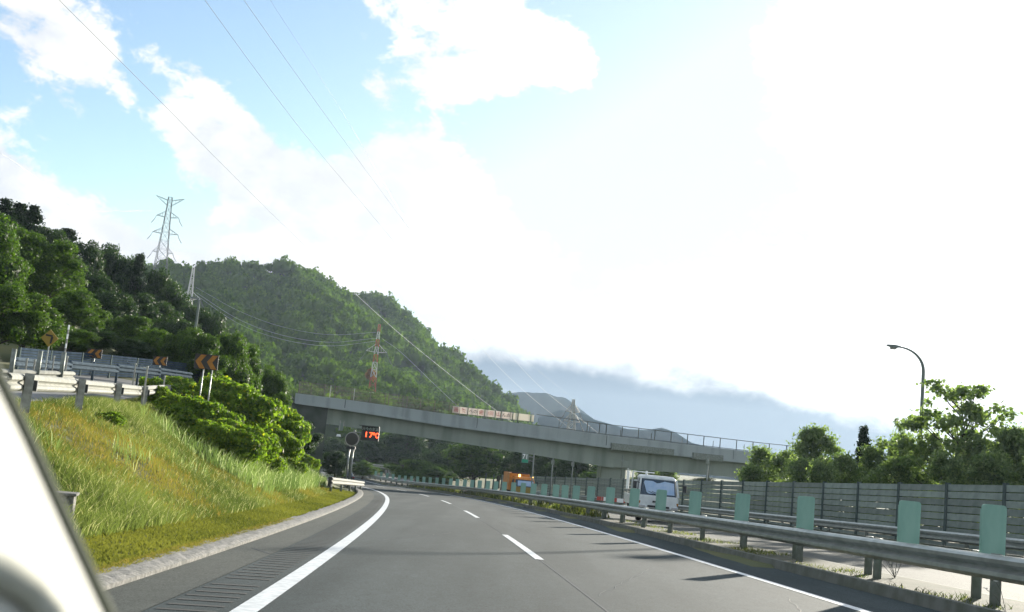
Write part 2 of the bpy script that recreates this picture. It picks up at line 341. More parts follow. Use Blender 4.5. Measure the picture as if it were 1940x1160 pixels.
def terrain(x, y):
    x = np.asarray(x, float); y = np.asarray(y, float)
    o = off_of(x, y); z = zr(x, y) - .06
    left = np.clip(-o-6.9, 0, None)
    wob = .05*np.sin(x*1.7+y*.6)+.06*np.sin(y*.9-x*.4)+.04*np.sin(x*3.1+y*2.3)
    bank = z + np.clip((-o-5.5)*.12, 0, .17) + left*.50 + wob*np.clip(left*.6, 0, 1)
    rz_ = rampz(x, y)
    # behind the ramp the hillside climbs
    d = np.clip((-x*.35 + (y-58)*.94) - 7, 0, None)*np.clip((-o-12)/8, 0, 1)
    hill = rz_ + np.minimum(d*.16, 16)
    zl = np.minimum(bank, hill)
    zl = np.where(y > 150, np.minimum(zl, 9+0*y), zl)
    rise = np.clip(-o-5.35, 0, 1) > 0
    z = np.where(rise & (o > -300), zl, z)
    z = np.where((o > 5.25) & (o < 7.15), zr(x, y)+.08+wob*.2, z)
    ro = np.clip(o-18.5, 0, None); z = np.where(o > 18.5, zr(x, y)-.05+np.minimum(ro*.05, 1.5), z)
    return z
def T(x, y): return float(terrain(x, y))
gx = np.concatenate([[-4000, -2200, -1200, -700, -400, -250, -170, -120, -90, -70, -55], np.arange(-45, -4, .45), np.arange(-4, 45, 1.0), [48, 60, 80, 110, 160, 250, 400, 700, 1200, 2200, 4000]])
gy = np.concatenate([[-600, -200, -80, -40, -20], np.arange(-8, 80, .6), np.arange(80, 180, 2.0), [190, 210, 240, 280, 340, 420, 600, 900, 1400, 2200, 4000, 7000]])
GX, GY = np.meshgrid(gx, gy); GZ = terrain(GX, GY)
far_ = np.clip((np.hypot(GX, GY)-160)/200, 0, 1); GZ = GZ*(1-far_) + (-9)*far_
idx = np.arange(GX.size).reshape(GX.shape)
fc = np.stack([idx[:-1, :-1], idx[:-1, 1:], idx[1:, 1:], idx[1:, :-1]], -1).reshape(-1, 4)
ground = kind(add('ground', mesh_np('ground', np.stack([GX, GY, GZ], -1).reshape(-1, 3), fc, [M['ground']], smooth=True)), 'structure')

def strip(name, o0, o1, s0, s1, h, mt, parent=None, step=1.0, hz=None, no=1):
    ss = np.arange(s0, s1+step*.5, step); V = []; fcs = []
    for s in ss:
        for k in range(no+1):
            V.append(P3(s, o0+(o1-o0)*k/no, h))
    w = no+1
    for i in range(len(ss)-1):
        for k in range(no): fcs.append((i*w+k, i*w+k+1, (i+1)*w+k+1, (i+1)*w+k))
    o = add(name, mesh_np(name, V, fcs, [mt]), parent)
    return o
rd = kind(strip('road', -4.32, 5.17, -30, 330, 0, M['road'], no=4), 'structure')
sh = kind(strip('road_shoulder', -5.0, -4.325, -30, 330, .001, M['shoulder'], no=1), 'structure')
od = kind(strip('opposite_road', 7.15, 17.9, -30, 330, 0, M['road2'], no=4), 'structure')
strip('edge_line', -3.66, -3.44, -30, 330, .005, M['line'], rd)
strip('edge_line', 3.66, 3.83, -30, 330, .005, M['line'], rd)
strip('edge_line', 7.52, 7.70, -30, 330, .005, M['line'], od)
strip('edge_line', 14.9, 15.07, -30, 330, .005, M['line'], od)
for k in range(-2, 14): strip('lane_dash', -.075, .085, 19.4+20.6*k, 19.4+20.6*k+8.6, .005, M['line'], rd, step=.86)
for k in range(-2, 14): strip('lane_dash', 11.2, 11.36, 12+20.6*k, 12+20.6*k+8.6, .005, M['line'], od, step=.86)
strip('paving_seam', -.012, .012, 2, 140, .003, M['seam'], rd)
def crack(s0, o0, s1, o1, w=.012, n=14):
    mb = MB(); pts = [(s0+(s1-s0)*k/n+rng.normal(0, .04), o0+(o1-o0)*k/n+rng.normal(0, .035)) for k in range(n+1)]
    for (a, c), (d, e_) in zip(pts[:-1], pts[1:]):
        p0, p1 = P3(a, c, .0035), P3(d, e_, .0035); L__ = math.hypot(p1[0]-p0[0], p1[1]-p0[1])+1e-6; nx, ny = -(p1[1]-p0[1])/L__*w*.5, (p1[0]-p0[0])/L__*w*.5
        mb.quad((p0[0]-nx, p0[1]-ny, p0[2]), (p0[0]+nx, p0[1]+ny, p0[2]), (p1[0]+nx, p1[1]+ny, p1[2]), (p1[0]-nx, p1[1]-ny, p1[2]))
    return mb.build('crack', M['seam'], rd)
crack(13.5, .15, 19, 1.9); crack(22, -2.9, 27, -1.4, .014); crack(30, 1.0, 38, .6, .016); crack(11.5, 2.2, 15, 3.1)
for s_ in (17.2, 33.0): # cracks across the shoulder
    mb = MB(); a = P3(s_, -4.75, .004); c = P3(s_-.9, -4.33, .004); mb.quad(a, c, (c[0], c[1]+.05, c[2]), (a[0], a[1]+.05, a[2])); mb.build('crack', M['seam'], sh)
# milled rumble strip: flat dark strips painted for the shadow in the grooves
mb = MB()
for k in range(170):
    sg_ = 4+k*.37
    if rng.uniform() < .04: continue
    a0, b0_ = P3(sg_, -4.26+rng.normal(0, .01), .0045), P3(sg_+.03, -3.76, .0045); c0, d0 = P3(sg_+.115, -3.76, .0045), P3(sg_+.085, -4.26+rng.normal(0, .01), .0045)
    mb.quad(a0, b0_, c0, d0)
kind(mb.build('rumble_strip_shade', M['groove'], rd), 'stuff')
# rough gutter beside the shoulder
ss = np.arange(-20, 120, .22); rings = []
for s in ss:
    j = rng.normal(0, .012, 6); w = rng.normal(0, .02)
    rings.append([P3(s, -5.005, -.05), P3(s, -5.0+j[0]*.3, .045), P3(s, -5.07, .07+j[1]*.4), P3(s, -5.2, .085+j[2]*.5), P3(s, -5.36+w, .09+j[3]*.6), P3(s, -5.42+w, .0)])
kind(MB().sweep(rings, False).build('gutter_kerb', M['gutter']), 'structure')
# dark kerb in front of the median, low kerb behind it
for name, o0, o1, h in (('median_kerb', 5.17, 5.34, .17), ('median_kerb', 7.0, 7.15, .12)):
    rings = [[P3(s, o0, -.05), P3(s, o0+.03, h), P3(s, o1, h), P3(s, o1, -.05)] for s in np.arange(-20, 330, 2.0)]
    kind(MB().sweep(rings).build(name, M['kerb']), 'structure')
strip_m = kind(strip('median_ground', 5.34, 7.0, -20, 330, .13, M['dirt'], no=2), 'structure')

# the slip road on top of the bank
V = []; fcs = []
ya = np.arange(2, 66, 1.5)
def ramp_edge(y): return float(guard_x(y))
for y in ya:
    for k in range(4):
        x = ramp_edge(y)-.7 - k*1.9; V.append((x, y, float(rampz(x, y))+.03))
for i in range(len(ya)-1):
    for k in range(3): fcs.append((i*4+k, i*4+k+1, (i+1)*4+k+1, (i+1)*4+k))
kind(add('slip_road', mesh_np('slip_road', V, fcs, [M['ramp']])), 'structure')

# ------------------------------------------------------------------ W-beam rail helper
WB = [(0, -.175), (.05, -.15), (.085, -.115), (.08, -.06), (.02, -.025), (-.005, 0), (.02, .025), (.08, .06), (.085, .115), (.05, .15), (0, .175)]
def wbeam(pts, side=1, thick=.012, zs=1.0, ds=1.0):
    """sweep a W profile along pts (centre height); side=+1 bulges to the right of travel"""
    pts = [Vector(p) for p in pts]; rings = []
    for k, p in enumerate(pts):
        t = (pts[min(k+1, len(pts)-1)]-pts[max(k-1, 0)]); t.z = 0; t.normalize(); n = Vector((t.y, -t.x, 0))*side
        rings.append([p+n*(d*ds)+Vector((0, 0, z*zs)) for d, z in WB] + [p+n*(d*ds-thick)+Vector((0, 0, z*zs)) for d, z in WB[::-1]])
    return MB().sweep(rings)
def rail_run(root, offs, s0, s1, h, side, mt, seg=4.0):
    s = s0
    while s < s1-.1:
        e = min(s+seg+.12, s1+.12)
        wbeam([P3(q_, offs, h) for q_ in np.linspace(s, e, 4)], side).build('rail', mt, root, smooth=False)
        s += seg
# median guardrail with its anti-glare plates
mg = thing('guardrail', 'long grey double guardrail on the median carrying a row of green plates', 'guardrail')
rail_run(mg, 5.86, -4, 84, .66, -1, M['galv']); rail_run(mg, 6.42, -4, 84, .66, 1, M['galvold'])
for s in np.arange(84, 180, 12):
    wbeam([P3(q_, 5.86, .66) for q_ in np.linspace(s, s+12.1, 5)], -1).build('rail', M['galv'], mg)
    wbeam([P3(q_, 6.42, .66) for q_ in np.linspace(s, s+12.1, 5)], 1).build('rail', M['galvold'], mg)
pm = MB().tube([(0, 0, -.1), (0, 0, .84)], .075, 12).mesh('post', M['galvold'], True)
for k in range(44):
    s = 10.9 + k*4.0
    add('post', pm, mg, P3(s, 6.0)); add('post', pm, mg, P3(s+1.1, 6.30))
# plates: rounded top corners, folded edges
def plate_mesh():
    w, z0, z1, r = .19, .55, 1.53, .05; poly = [(-w*.93, z0), (w*.93, z0)]
    for a in range(0, 91, 30): poly.append((w-r+r*math.cos(R(a)), z1-r+r*math.sin(R(a))))
    for a in range(90, 181, 30): poly.append((-w+r+r*math.cos(R(a)), z1-r+r*math.sin(R(a))))
    mb = MB().prism(poly, -.012, .012)
    mb.box((-w+.008, .025, 1.02), (.012, .04, .86)); mb.box((w-.008, .025, 1.02), (.012, .04, .86))
    return mb.mesh('glare_plate', M['plate'])
plm = plate_mesh()
psp = [10.6, 15.25, 18.0, 23.0, 27.75, 32.5, 37.0, 41.5, 46.25, 51.0, 55.25, 58.7]
psp += [62.0+4.4*k for k in range(26)]
psp = [s for s in psp]
for s in psp:
    o = add('glare_plate', plm, mg, P3(s, 6.14, 0)); o.rotation_euler = (random.uniform(-.02, .02), random.uniform(-.02, .02), -hd(s)+random.uniform(-.08, .08)+.05)
    add('bracket', MB().box((0, .05, .62), (.1, .1, .25)).mesh('bracket', M['galvold']), mg, P3(s, 6.14, 0))

# far guardrail of the opposite carriageway
fg = thing('guardrail', 'low steel guardrail along the far edge of the opposite carriageway', 'guardrail')
rail_run(fg, 16.6, 16, 120, .66, -1, M['galv'])
for k in range(27): add('post', pm, fg, P3(16+k*4, 16.75))

# noise barrier: posts and horizontal louvre panels
nbx = thing('noise_barrier', 'grey noise barrier of horizontal louvre panels in front of the right hand trees', 'noise barrier')
for k in range(33):
    s = 20+k*4.0; p = P3(s, 18.1, 0)
    add('post', MB().box((0, 0, 1.3), (.15, .17, 2.75)).mesh('post', M['bpost']), nbx, p, -hd(s))
bay = 4.0-.16
slm = MB()
prof = [(-.05, -.12), (.03, -.125), (.05, -.03), (-.02, .10), (-.05, .12)]
slm.sweep([[(x_, y_*.0+t, z_) for x_, z_ in prof] for t, y_ in ((-bay/2, 0), (bay/2, 0))])
slm = slm.mesh('slat', M['slat'])
for k in range(32):
    s = 22+k*4.0; n_ = 9
    for j in range(n_):
        x, y, z = P3(s, 18.1, .28+j*.275)
        if k < 30:
            o = add('slat', slm, nbx, (x, y, z)); o.rotation_euler = (math.atan(PB)*1.0, 0, -hd(s))

# ------------------------------------------------------------------ left: slip-road guardrail, outer rail, slatted fence
def rp(px, Y, h=0):                     # a point of the slip road under a line of sight
    x = at(px, 740, Y)[0]; return (x, Y, float(rampz(x, Y))+h)
lg = thing('guardrail', 'bright white guardrail with square posts along the top of the grassy bank', 'guardrail')
gp = [(52, 22), (153, 28), (224, 34), (275, 40), (318, 46)]
for px, Y in gp:
    x, y, z = rp(px, Y)
    o = MB().box((0, 0, .32), (.17, .17, 1.0)).build('post', M['postside'], lg, (x, y, z)); o.rotation_euler = (0, 0, .55)
    MB().box((.11, .05, .58), (.12, .14, .22)).build('bracket', M['dark'], lg, (x, y, z), .3)
pp = [(28, 20.5)] + gp
for (a, Ya), (c, Yc) in zip(pp[:-1], pp[1:]):
    A_ = Vector(rp(a, Ya, .62)); B_ = Vector(rp(c, Yc, .62)); d_ = (B_-A_)*.0
    nrm = Vector((-.17, -.02, 0))
    wbeam([A_.lerp(B_, t)+nrm for t in (0, .5, 1.01)], 1, zs=1.05).build('rail', M['white'], lg)
pm2 = MB().tube([(0, 0, -.3), (0, 0, .70)], .06, 10).mesh('post', M['galvshade'], True)
og = thing('guardrail', 'shaded steel guardrail along the outer edge of the slip road below the chevrons', 'guardrail')
op = [(20, 40), (130, 47), (220, 52), (300, 56), (360, 59)]
def ez(px, Y, h): p = at(px, float(np.interp(px, [0, 50, 180, 310, 400], [709, 711, 714, 722, 730])), Y); return (p[0], Y, p[2]+h)
for (a, Ya), (c, Yc) in zip(op[:-1], op[1:]):
    A_ = Vector(ez(a, Ya, .50)); B_ = Vector(ez(c, Yc, .42))
    wbeam([A_, A_.lerp(B_, .5), A_.lerp(B_, 1.01)], 1).build('rail', M['galvshade'], og)
for px, Y in [(20, 40), (75, 43.5), (130, 47), (175, 49.5), (220, 52), (260, 54), (300, 56), (330, 57.5)]: add('post', pm2, og, ez(px, Y, 0))
tg = thing('guardrail', 'curved white guardrail end flaring out behind the nearest square post', 'guardrail')
wbeam([Vector(ez(px, Y, .0)) for px, Y in ((0, 34), (40, 35), (80, 36.2), (115, 37.5), (138, 39.5))], 1).build('rail', M['white'], tg)
for px, Y in ((20, 34.4), (70, 35.8), (115, 37.4)): add('post', pm, tg, ez(px, Y, 0))
sf = thing('slat_fence', 'blue grey fence of horizontal slats behind the slip road chevrons', 'fence')
fp = [(30, 46), (90, 50), (150, 53), (205, 56), (255, 59), (305, 62), (352, 65), (398, 67)]
for px, Y in fp: x, y, z = ez(px, Y, 0); MB().box((0, 0, .5), (.1, .1, 1.4)).build('post', M['bpost'], sf, (x, y, z))
for (a, Ya), (c, Yc) in zip(fp[:-1], fp[1:]):
    for j in range(9):
        A_ = Vector(ez(a, Ya, .14+j*.125)); B_ = Vector(ez(c, Yc, .14+j*.125)); mb = MB()
        t_ = (B_-A_).normalized(); A_ = A_+t_*.06; B_ = B_-t_*.06; up = Vector((0, 0, .052)); n = Vector((.02, -.02, 0))
        mb.hexa([A_-up-n, B_-up-n, B_-up+n, A_-up+n, A_+up-n+n*.8, B_+up-n+n*.8, B_+up+n*1.6, A_+up+n*1.6]); mb.build('slat', M['slatshade'], sf)

# short white guardrail at the foot of the bank by the inside shoulder
eg = thing('guardrail', 'short bright white guardrail end at the foot of the bank before the overpass', 'guardrail')
e0 = at(628, 911, 60); e1 = at(660, 914, 71); e2 = at(689, 917, 86)
wbeam([e0, (Vector(e0)+Vector(e1))/2, e1, (Vector(e1)+Vector(e2))/2, e2], 1, zs=1.1).build('rail', M['white'], eg)
for t in (.05, .3, .55, .75, .95):
    p = Vector(e0).lerp(Vector(e2), t); add('post', pm, eg, (p.x-.12, p.y, p.z-.66))
MB().box((0, 0, .55), (.2, .1, .55)).build('end_cap', M['dark'], eg, (e0[0]-.08, e0[1], e0[2]-.62))

# ------------------------------------------------------------------ signs on the left
def chevron(px, py, Y, w, h, label, arrows, posts, base_y):
    c = at(px, py, Y); root = thing('chevron_sign', label, 'sign', (c[0], c[1], 0), R(0), 'chevron signs round the bend of the slip road')
    zc = c[2]; gz = T(c[0], c[1])-.1
    MB().box((0, 0, zc), (w, .04, h)).build('board', M['signblack'], root, bevel=.01)
    for i in range(arrows):
        x0 = -w/2+.04 + i*(w-.02)/arrows; aw = (w/arrows)
        mb = MB(); hh = h/2-.03; t = aw*.46
        for sg in (1, -1):
            poly = [(x0, zc), (x0+t, zc), (x0+t+aw*.42, zc+sg*hh), (x0+aw*.42, zc+sg*hh)]
            if sg < 0: poly = poly[::-1]
            mb.prism(poly, -.032, -.021)
        mb.build('arrow', M['orange'], root)
    for xx in posts:
        MB().tube([(xx, .06, gz), (xx, .06, zc+h*.3)], .03, 8).build('post', M['galv'], root, smooth=True)
chevron(391, 686, 46, 1.02, .66, 'largest orange and black chevron board on two posts above the leafy bush', 2, (-.1, .28), 735)
chevron(303, 684, 56, .74, .48, 'smaller orange chevron sign on one post half hidden by weeds, between the two others', 2, (0,), 715)
chevron(179, 670, 54, .76, .46, 'orange chevron sign in front of the slatted fence under the dark tree', 2, (0,), 700)
c = at(94, 641, 40); root = thing('warning_sign', 'yellow diamond warning sign with a black bent arrow on a thin post', 'sign', (c[0], c[1], 0)); zc = c[2]; hh = .33
MB().prism([(0, zc-hh), (hh, zc), (0, zc+hh), (-hh, zc)], -.015, .015).build('board', M['yellow'], root)
MB().prism([(-.15, zc+.08), (.12, zc+.05), (.12, zc+.12), (-.15, zc+.15)], -.03, -.02).prism([(.04, zc-.2), (.1, zc-.2), (.15, zc+.05), (.06, zc+.05)], -.034, -.024).build('arrow', M['signblack'], root)
MB().tube([(0, .04, T(c[0], c[1])), (0, .04, zc)], .028, 8).build('post', M['galv'], root)
# banded snow pole
c = at(131, 616, 42); b0 = at(118, 702, 42); root = thing('snow_pole', 'tall thin dark and white banded snow pole beside the slip road', 'pole', (c[0], c[1], 0))
z0 = T(c[0], c[1]); z1 = c[2]; nb_ = 9
MB().tube([(0, 0, z0), (0, 0, z0+(z1-z0)*.35)], .035, 8).build('pole', M['galv'], root)
for i in range(nb_):
    a = z0+(z1-z0)*(.35+.65*i/nb_); e = z0+(z1-z0)*(.35+.65*(i+1)/nb_)
    MB().tube([(0, 0, a), (0, 0, e)], .036, 8).build('band', M['postside' if i % 2 else 'swhite'], root)
# small white delineator posts
for px, py, Y, lab in ((125, 695, 41, 'short thick white marker post beside the snow pole'), (100, 693, 44, 'thin white marker post between the warning sign and the snow pole'),
                       (48, 702, 36, 'leftmost small white marker post beyond the curved rail end'), (63, 704, 36, 'small white marker post second from the left beyond the curved rail'),
                       (255, 705, 50, 'thin white marker post rising over the outer rail left of the bush'), (277, 715, 39.2, 'tall pale marker post fixed against the last guardrail post before the bush'), (310, 730, 46, 'dark marker post at the edge of the leafy bush')):
    c = at(px, py, Y); g0 = T(c[0], c[1]); o = thing('marker_post', lab, 'marker post', (c[0], c[1], g0), 0, 'marker posts along the slip road')
    hgt = max(.7, c[2]+.35-g0)
    MB().tube([(0, 0, 0), (0, 0, hgt)], .035, 8).build('pole', M['white'], o); MB().tube([(0, 0, hgt), (0, 0, hgt+.07)], .045, 8).build('cap', M['galv'], o)
# concrete drain head in the verge
c = at(140, 945, 15.6); dh = thing('drain_box', 'small pale concrete drain box in the grass beside the car pillar', 'drain box', (c[0]-.15, c[1], c[2]-.18), .25)
MB().box((0, 0, .05), (.34, .3, .34), 0, .92).build('box', M['gutter'], dh, bevel=.015); MB().box((0, 0, .24), (.38, .34, .04)).build('lid', M['gutter'], dh, bevel=.008)

# ------------------------------------------------------------------ electronic temperature board and round lamp sign, left of the road
Yb = 92.0
c = at(660, 905, Yb); g0 = T(c[0], c[1]); root = thing('electronic_sign', 'black temperature board with glowing red 17 ℃ under the overpass', 'sign', (c[0], c[1], g0))
bc = at(701.5, 822, Yb); X = bc[0]-c[0]; Z = bc[2]-g0
MB().box((X, 0, Z), (1.52, .3, 1.22)).build('board', M['black'], root, bevel=.03)
MB().box((X-.1, -.3, Z+.64), (1.7, .5, .05)).build('hood', M['black'], root)
def text(body, size, mt, parent, loc, ex=.01, sx=1, al='CENTER', name='lettering', rz=0):
    cu = bpy.data.curves.new(name, 'FONT'); cu.body = body; cu.size = size; cu.align_x = al; cu.align_y = 'CENTER'; cu.extrude = ex; cu.offset = size*.012
    cu.materials.append(mt); o = bpy.data.objects.new(name, cu); col.objects.link(o); o.parent = parent; o.location = loc; o.rotation_euler = (R(90), 0, rz); o.scale = (sx, 1, 1)
    dg_ = bpy.context.evaluated_depsgraph_get(); me_ = bpy.data.meshes.new_from_object(o.evaluated_get(dg_)); n2 = add(name, me_, parent, loc); n2.rotation_euler = (R(90), 0, rz); n2.scale = (sx, 1, 1)
    bpy.data.objects.remove(o); return n2
text('只今の気温', .29, M['dimtext'], root, (X, -.17, Z+.38))
text('1', .62, M['led'], root, (X-.32, -.17, Z-.12), sx=1.1); text('7', .62, M['led'], root, (X+.1, -.17, Z-.12), sx=1.1); text('℃', .58, M['led'], root, (X+.52, -.17, Z-.14), sx=.8)
MB().tube([(.05, .1, 0), (.05, .1, Z+.2)], .1, 10).tube([(.05, .1, Z), (X-.2, .1, Z)], .06, 8).build('pole', M['galvold'], root, smooth=True)
rc = at(667, 832, Yb-1.2); root2 = thing('round_lamp_sign', 'dark round signal lamp with a pale grey rim left of the temperature board', 'sign', (rc[0], rc[1], T(rc[0], rc[1]))); Z = rc[2]-T(rc[0], rc[1])
circ = [(.52*math.cos(t), Z+.52*math.sin(t)) for t in np.linspace(0, 2*math.pi, 33)[:-1]]
circ2 = [(.60*math.cos(t), Z+.60*math.sin(t)) for t in np.linspace(0, 2*math.pi, 33)[:-1]]
MB().prism(circ2, -.05, .12).build('rim', M['ring'], root2); MB().prism(circ, -.09, -.045).build('face', M['mirror'], root2)
MB().box((0, 0, Z-.74), (.75, .35, .24)).build('control_box', M['black'], root2, bevel=.02)
MB().tube([(-.14, .15, 0), (-.14, .15, Z-.5)], .07, 8).tube([(.22, .1, 0), (.22, .1, Z-.6)], .045, 8).build('pole', M['galv'], root2, smooth=True)
# small white lamp and plate hanging by the abutment
c = at(643, 815, 100); o = thing('bridge_lamp', 'small pale lamp bracket hanging below the shaded end of the overpass', 'lamp', tuple(c))
MB().tube([(0, 0, .9), (0, 0, 0)], .05, 6).tube([(.35, 0, .9), (.3, 0, .1)], .03, 6).build('bracket', M['ring'], o)
MB().box((0, -.1, -.5), (.42, .3, .22), 0, .7).build('shade', M['swhite'], o, bevel=.03); MB().box((.1, 0, .3), (.4, .05, .7)).build('plate', M['sgrey'], o)

# ------------------------------------------------------------------ overpass
def YB(px): return 104 + (px-560)*.030
top = [(380, 722), (470, 734), (560, 745), (655, 757), (840, 783.5), (1000, 804), (1150, 824.5), (1300, 842), (1430, 857), (1600, 874), (1800, 893), (2100, 921)]
def girder_bottom(px): return float(np.interp(px, [560, 655, 840, 1000, 1150, 1190, 1300, 1430, 1700, 2100], [796, 808, 834.5, 860, 885, 890, 897, 908, 935, 975]))
def fascia_bottom(px): return float(np.interp(px, [380, 560, 655, 840, 1150, 1430, 2100], [741, 764, 777, 806, 848, 879, 942]))
pxs = [560, 622, 655, 700, 760, 840, 920, 1000, 1075, 1150, 1190, 1300, 1430, 1600, 1800, 2100]
tpx = [p[0] for p in top]; tpy = [p[1] for p in top]
ov = thing('overpass', 'grey concrete road overpass spanning the expressway with a deep girder and pier', 'bridge')
def bring(px, z_a, z_b, y0, y1):
    a = at(px, z_a, YB(px)); c = at(px, z_b, YB(px)); x = a[0]
    return [(x, a[1]+y0, c[2]), (x, a[1]+y0, a[2]), (x, a[1]+y1, a[2]), (x, a[1]+y1, c[2])]
MB().sweep([bring(px, float(np.interp(px, tpx, tpy)), fascia_bottom(px), 0, .28) for px in pxs]).build('parapet', M['conc'], ov)
MB().sweep([bring(px, float(np.interp(px, tpx, tpy)), fascia_bottom(px), 8.0, 8.28) for px in pxs]).build('parapet', M['conc'], ov)
MB().sweep([bring(px, fascia_bottom(px)-4, fascia_bottom(px)+1.0, -.05, 8.33) for px in pxs]).build('deck', M['conc'], ov)
MB().sweep([bring(px, fascia_bottom(px)-1, girder_bottom(px), 1.0, 7.2) for px in pxs]).build('girder', M['concdark'], ov)
for px in (655, 905, 1150, 1390):      # drip joints in the fascia
    a = at(px, float(np.interp(px, tpx, tpy)), YB(px)); c = at(px, fascia_bottom(px), YB(px))
    MB().box((a[0], a[1]-.012, (a[2]+c[2])/2), (.05, .03, a[2]-c[2]-.02)).build('joint', M['seam'], ov)
# drain pipe and two darker panels on the overpass face
for px in (1345, 1180):
    a = at(px, 862, YB(px)); MB().tube([(a[0], a[1]-.1, a[2]), (a[0], a[1]-.1, a[2]-3.2)], .06, 8).build('drain_pipe', M['galvold'], ov, smooth=True)
for px0, px1, ya_, yb_ in ((1152, 1280, 832, 852), (1310, 1370, 852, 862)):
    a = at(px0, ya_+1, YB(px0)); c = at(px1, yb_+14, YB(px1)); MB().box(((a[0]+c[0])/2, a[1]-.03+(c[1]-a[1])/2, (a[2]+c[2])/2-.1), (c[0]-a[0], .5, .75), math.atan2(c[1]-a[1], c[0]-a[0])).build('darker_patch', M['galvold'], ov)
# pier
a = at(1166, 880, YB(1166)); gz = -4.2
MB().box((a[0], a[1]+4.0, (a[2]+gz)/2-.2), (2.9, 4.6, a[2]-gz+1.2)).build('pier', M['concdark'], ov, bevel=.12)
MB().box((a[0], a[1]+4.0, a[2]+.1), (3.6, 6.0, .8)).build('pier_cap', M['concdark'], ov, bevel=.05)
for sx_ in (1.62,): # white cable duct on the pier's right edge
    MB().tube([(a[0]+1.62, a[1]+1.1, gz+.5), (a[0]+1.62, a[1]+1.1, a[2]-.2)], .09, 8).build('cable_duct', M['swhite'], ov)
# abutment and wing wall
a = at(622, 760, 106); bL = at(560, 760, 101); 
MB().hexa([(bL[0]-9, bL[1]-3, -5), (a[0], a[1]+.4, -5), (a[0]-3.5, a[1]+9, -5), (bL[0]-9, a[1]+9, -5), (bL[0]-9, bL[1]-3, a[2]-.1), (a[0], a[1]+.4, a[2]-.3), (a[0]-3.5, a[1]+9, a[2]-.3), (bL[0]-9, a[1]+9, a[2]-.1)]).build('abutment', M['concshade'], ov)
# fence on the left half, railing on the right half
def bt(px, h, dy=.14): a = at(px, float(np.interp(px, tpx, tpy)), YB(px)); return (a[0], a[1]+dy, a[2]+h)
for px in (565, 588, 613, 624, 633, 665, 669, 700, 728, 735, 762, 770, 795, 822, 850, 862):
    x, y, z = bt(px, 0); MB().box((x, y, z+.6), (.07, .07, 1.25)).build('fence_post', M['rust' if px not in (624, 669) else 'ring'], ov)
mesh_ = MB()
fx = np.linspace(565, 868, 150)
for px in fx: x, y, z = bt(px, 0); mesh_.box((x, y, z+.6), (.022, .022, 1.15))
kind(mesh_.build('fence_mesh', M['rust'], ov), 'stuff')
for h in (.08, .45, .85, 1.2): MB().tube([bt(px, h) for px in (565, 640, 700, 780, 868)], .022, 6).build('fence_rail', M['rust'], ov)
for px in list(range(868, 1020, 28)) + [1112, 1135, 1148, 1178, 1209, 1240, 1271, 1302, 1333, 1364, 1395, 1426, 1457, 1490]:
    x, y, z = bt(px, 0); MB().box((x, y, z+.62), (.09, .09, 1.25)).build('fence_post', M['darkrail'], ov)
for h in (1.22, .08): MB().tube([bt(px, h) for px in (1015, 1080, 1150, 1230, 1300, 1380, 1440, 1500, 1600)], .045, 6).build('fence_rail', M['darkrail'], ov)
# back railing of the deck
for px in range(880, 1500, 62):
    x, y, z = bt(px, 0, 8.14); MB().box((x, y, z+.5), (.07, .07, 1.0)).build('fence_post', M['darkrail'], ov)
# traffic banner of white squares on the fence
bn = thing('banner', 'row of white cloth panels with faded red characters tied to the overpass fence', 'banner')
pan = [(858, 871, '画'), (872, 886, '家'), (888, 905, 'への'), (906, 918, '歯'), (920, 938, '1回'), (940, 949, '山'), (951, 967, 'ん点'), (968, 971, ''), (973, 981, ''), (983, 1005, ''), (1007, 1012, '')]
for i, (x0, x1, ch) in enumerate(pan):
    def qy(px): return 769.5+(px-858)*.112
    a = at(x0, qy(x0), YB(x0)-.15); c = at(x1, qy(x1), YB(x1)-.15); h = 12.5*YB(x0)/F
    cz_ = (a[2]+c[2])/2; mb = MB().hexa([(a[0], a[1], a[2]-h), (c[0], c[1], c[2]-h), (c[0], c[1]+.03, c[2]-h), (a[0], a[1]+.03, a[2]-h), (a[0], a[1], a[2]), (c[0], c[1], c[2]), (c[0], c[1]+.03, c[2]), (a[0], a[1]+.03, a[2])])
    pn = mb.build('panel', M['banner2' if i > 7 else 'banner'], bn)
    if ch: text(ch, .52 if len(ch) == 1 else .46, M['redt'] if i != 2 and i != 6 else M['rust'], pn, ((a[0]+c[0])/2+.03, a[1]-.02, cz_-h*.52), name='character')
mb = MB(); 
for x0, x1, ch in pan: 
    a = at(x0-1, 770+(x0-858)*.112, YB(x0)); MB().box((a[0], a[1]+.02, a[2]-.38), (.04, .05, .95)).build('stay', M['rust'], bn)

# ------------------------------------------------------------------ signs and poles beyond the median
def sgn_at(px, y0, y1, Y, label): pass
c = at(995, 868, 96); pg = at(1009, 905, 96); gz = -3.6
root = thing('green_sign', 'small green and white number sign on a slim grey pole before the overpass', 'sign', (pg[0], pg[1], gz)); X = c[0]-pg[0]; Z = c[2]-gz; s = 96/F
MB().box((X, 0, Z), (13*s, .05, 18*s)).build('board', M['sgrey'], root, bevel=.01)
MB().box((X, -.035, Z-5.6*s), (11.6*s, .02, 6*s)).build('green_panel', M['grn'], root)
text('71', .62, M['swhite'], root, (X, -.05, Z+2.2*s), sx=.85)
ptop = at(1015, 858, 96); MB().tube([(0, 0, 0), (ptop[0]-pg[0]-.15, 0, ptop[2]-gz)], .06, 8).build('pole', M['lamp'], root, smooth=True)
for dz_ in (3*s, -4.5*s): MB().tube([(X, .05, Z+dz_), (ptop[0]-pg[0]-.2, .05, Z+dz_)], .03, 6).build('arm', M['galv'], root)
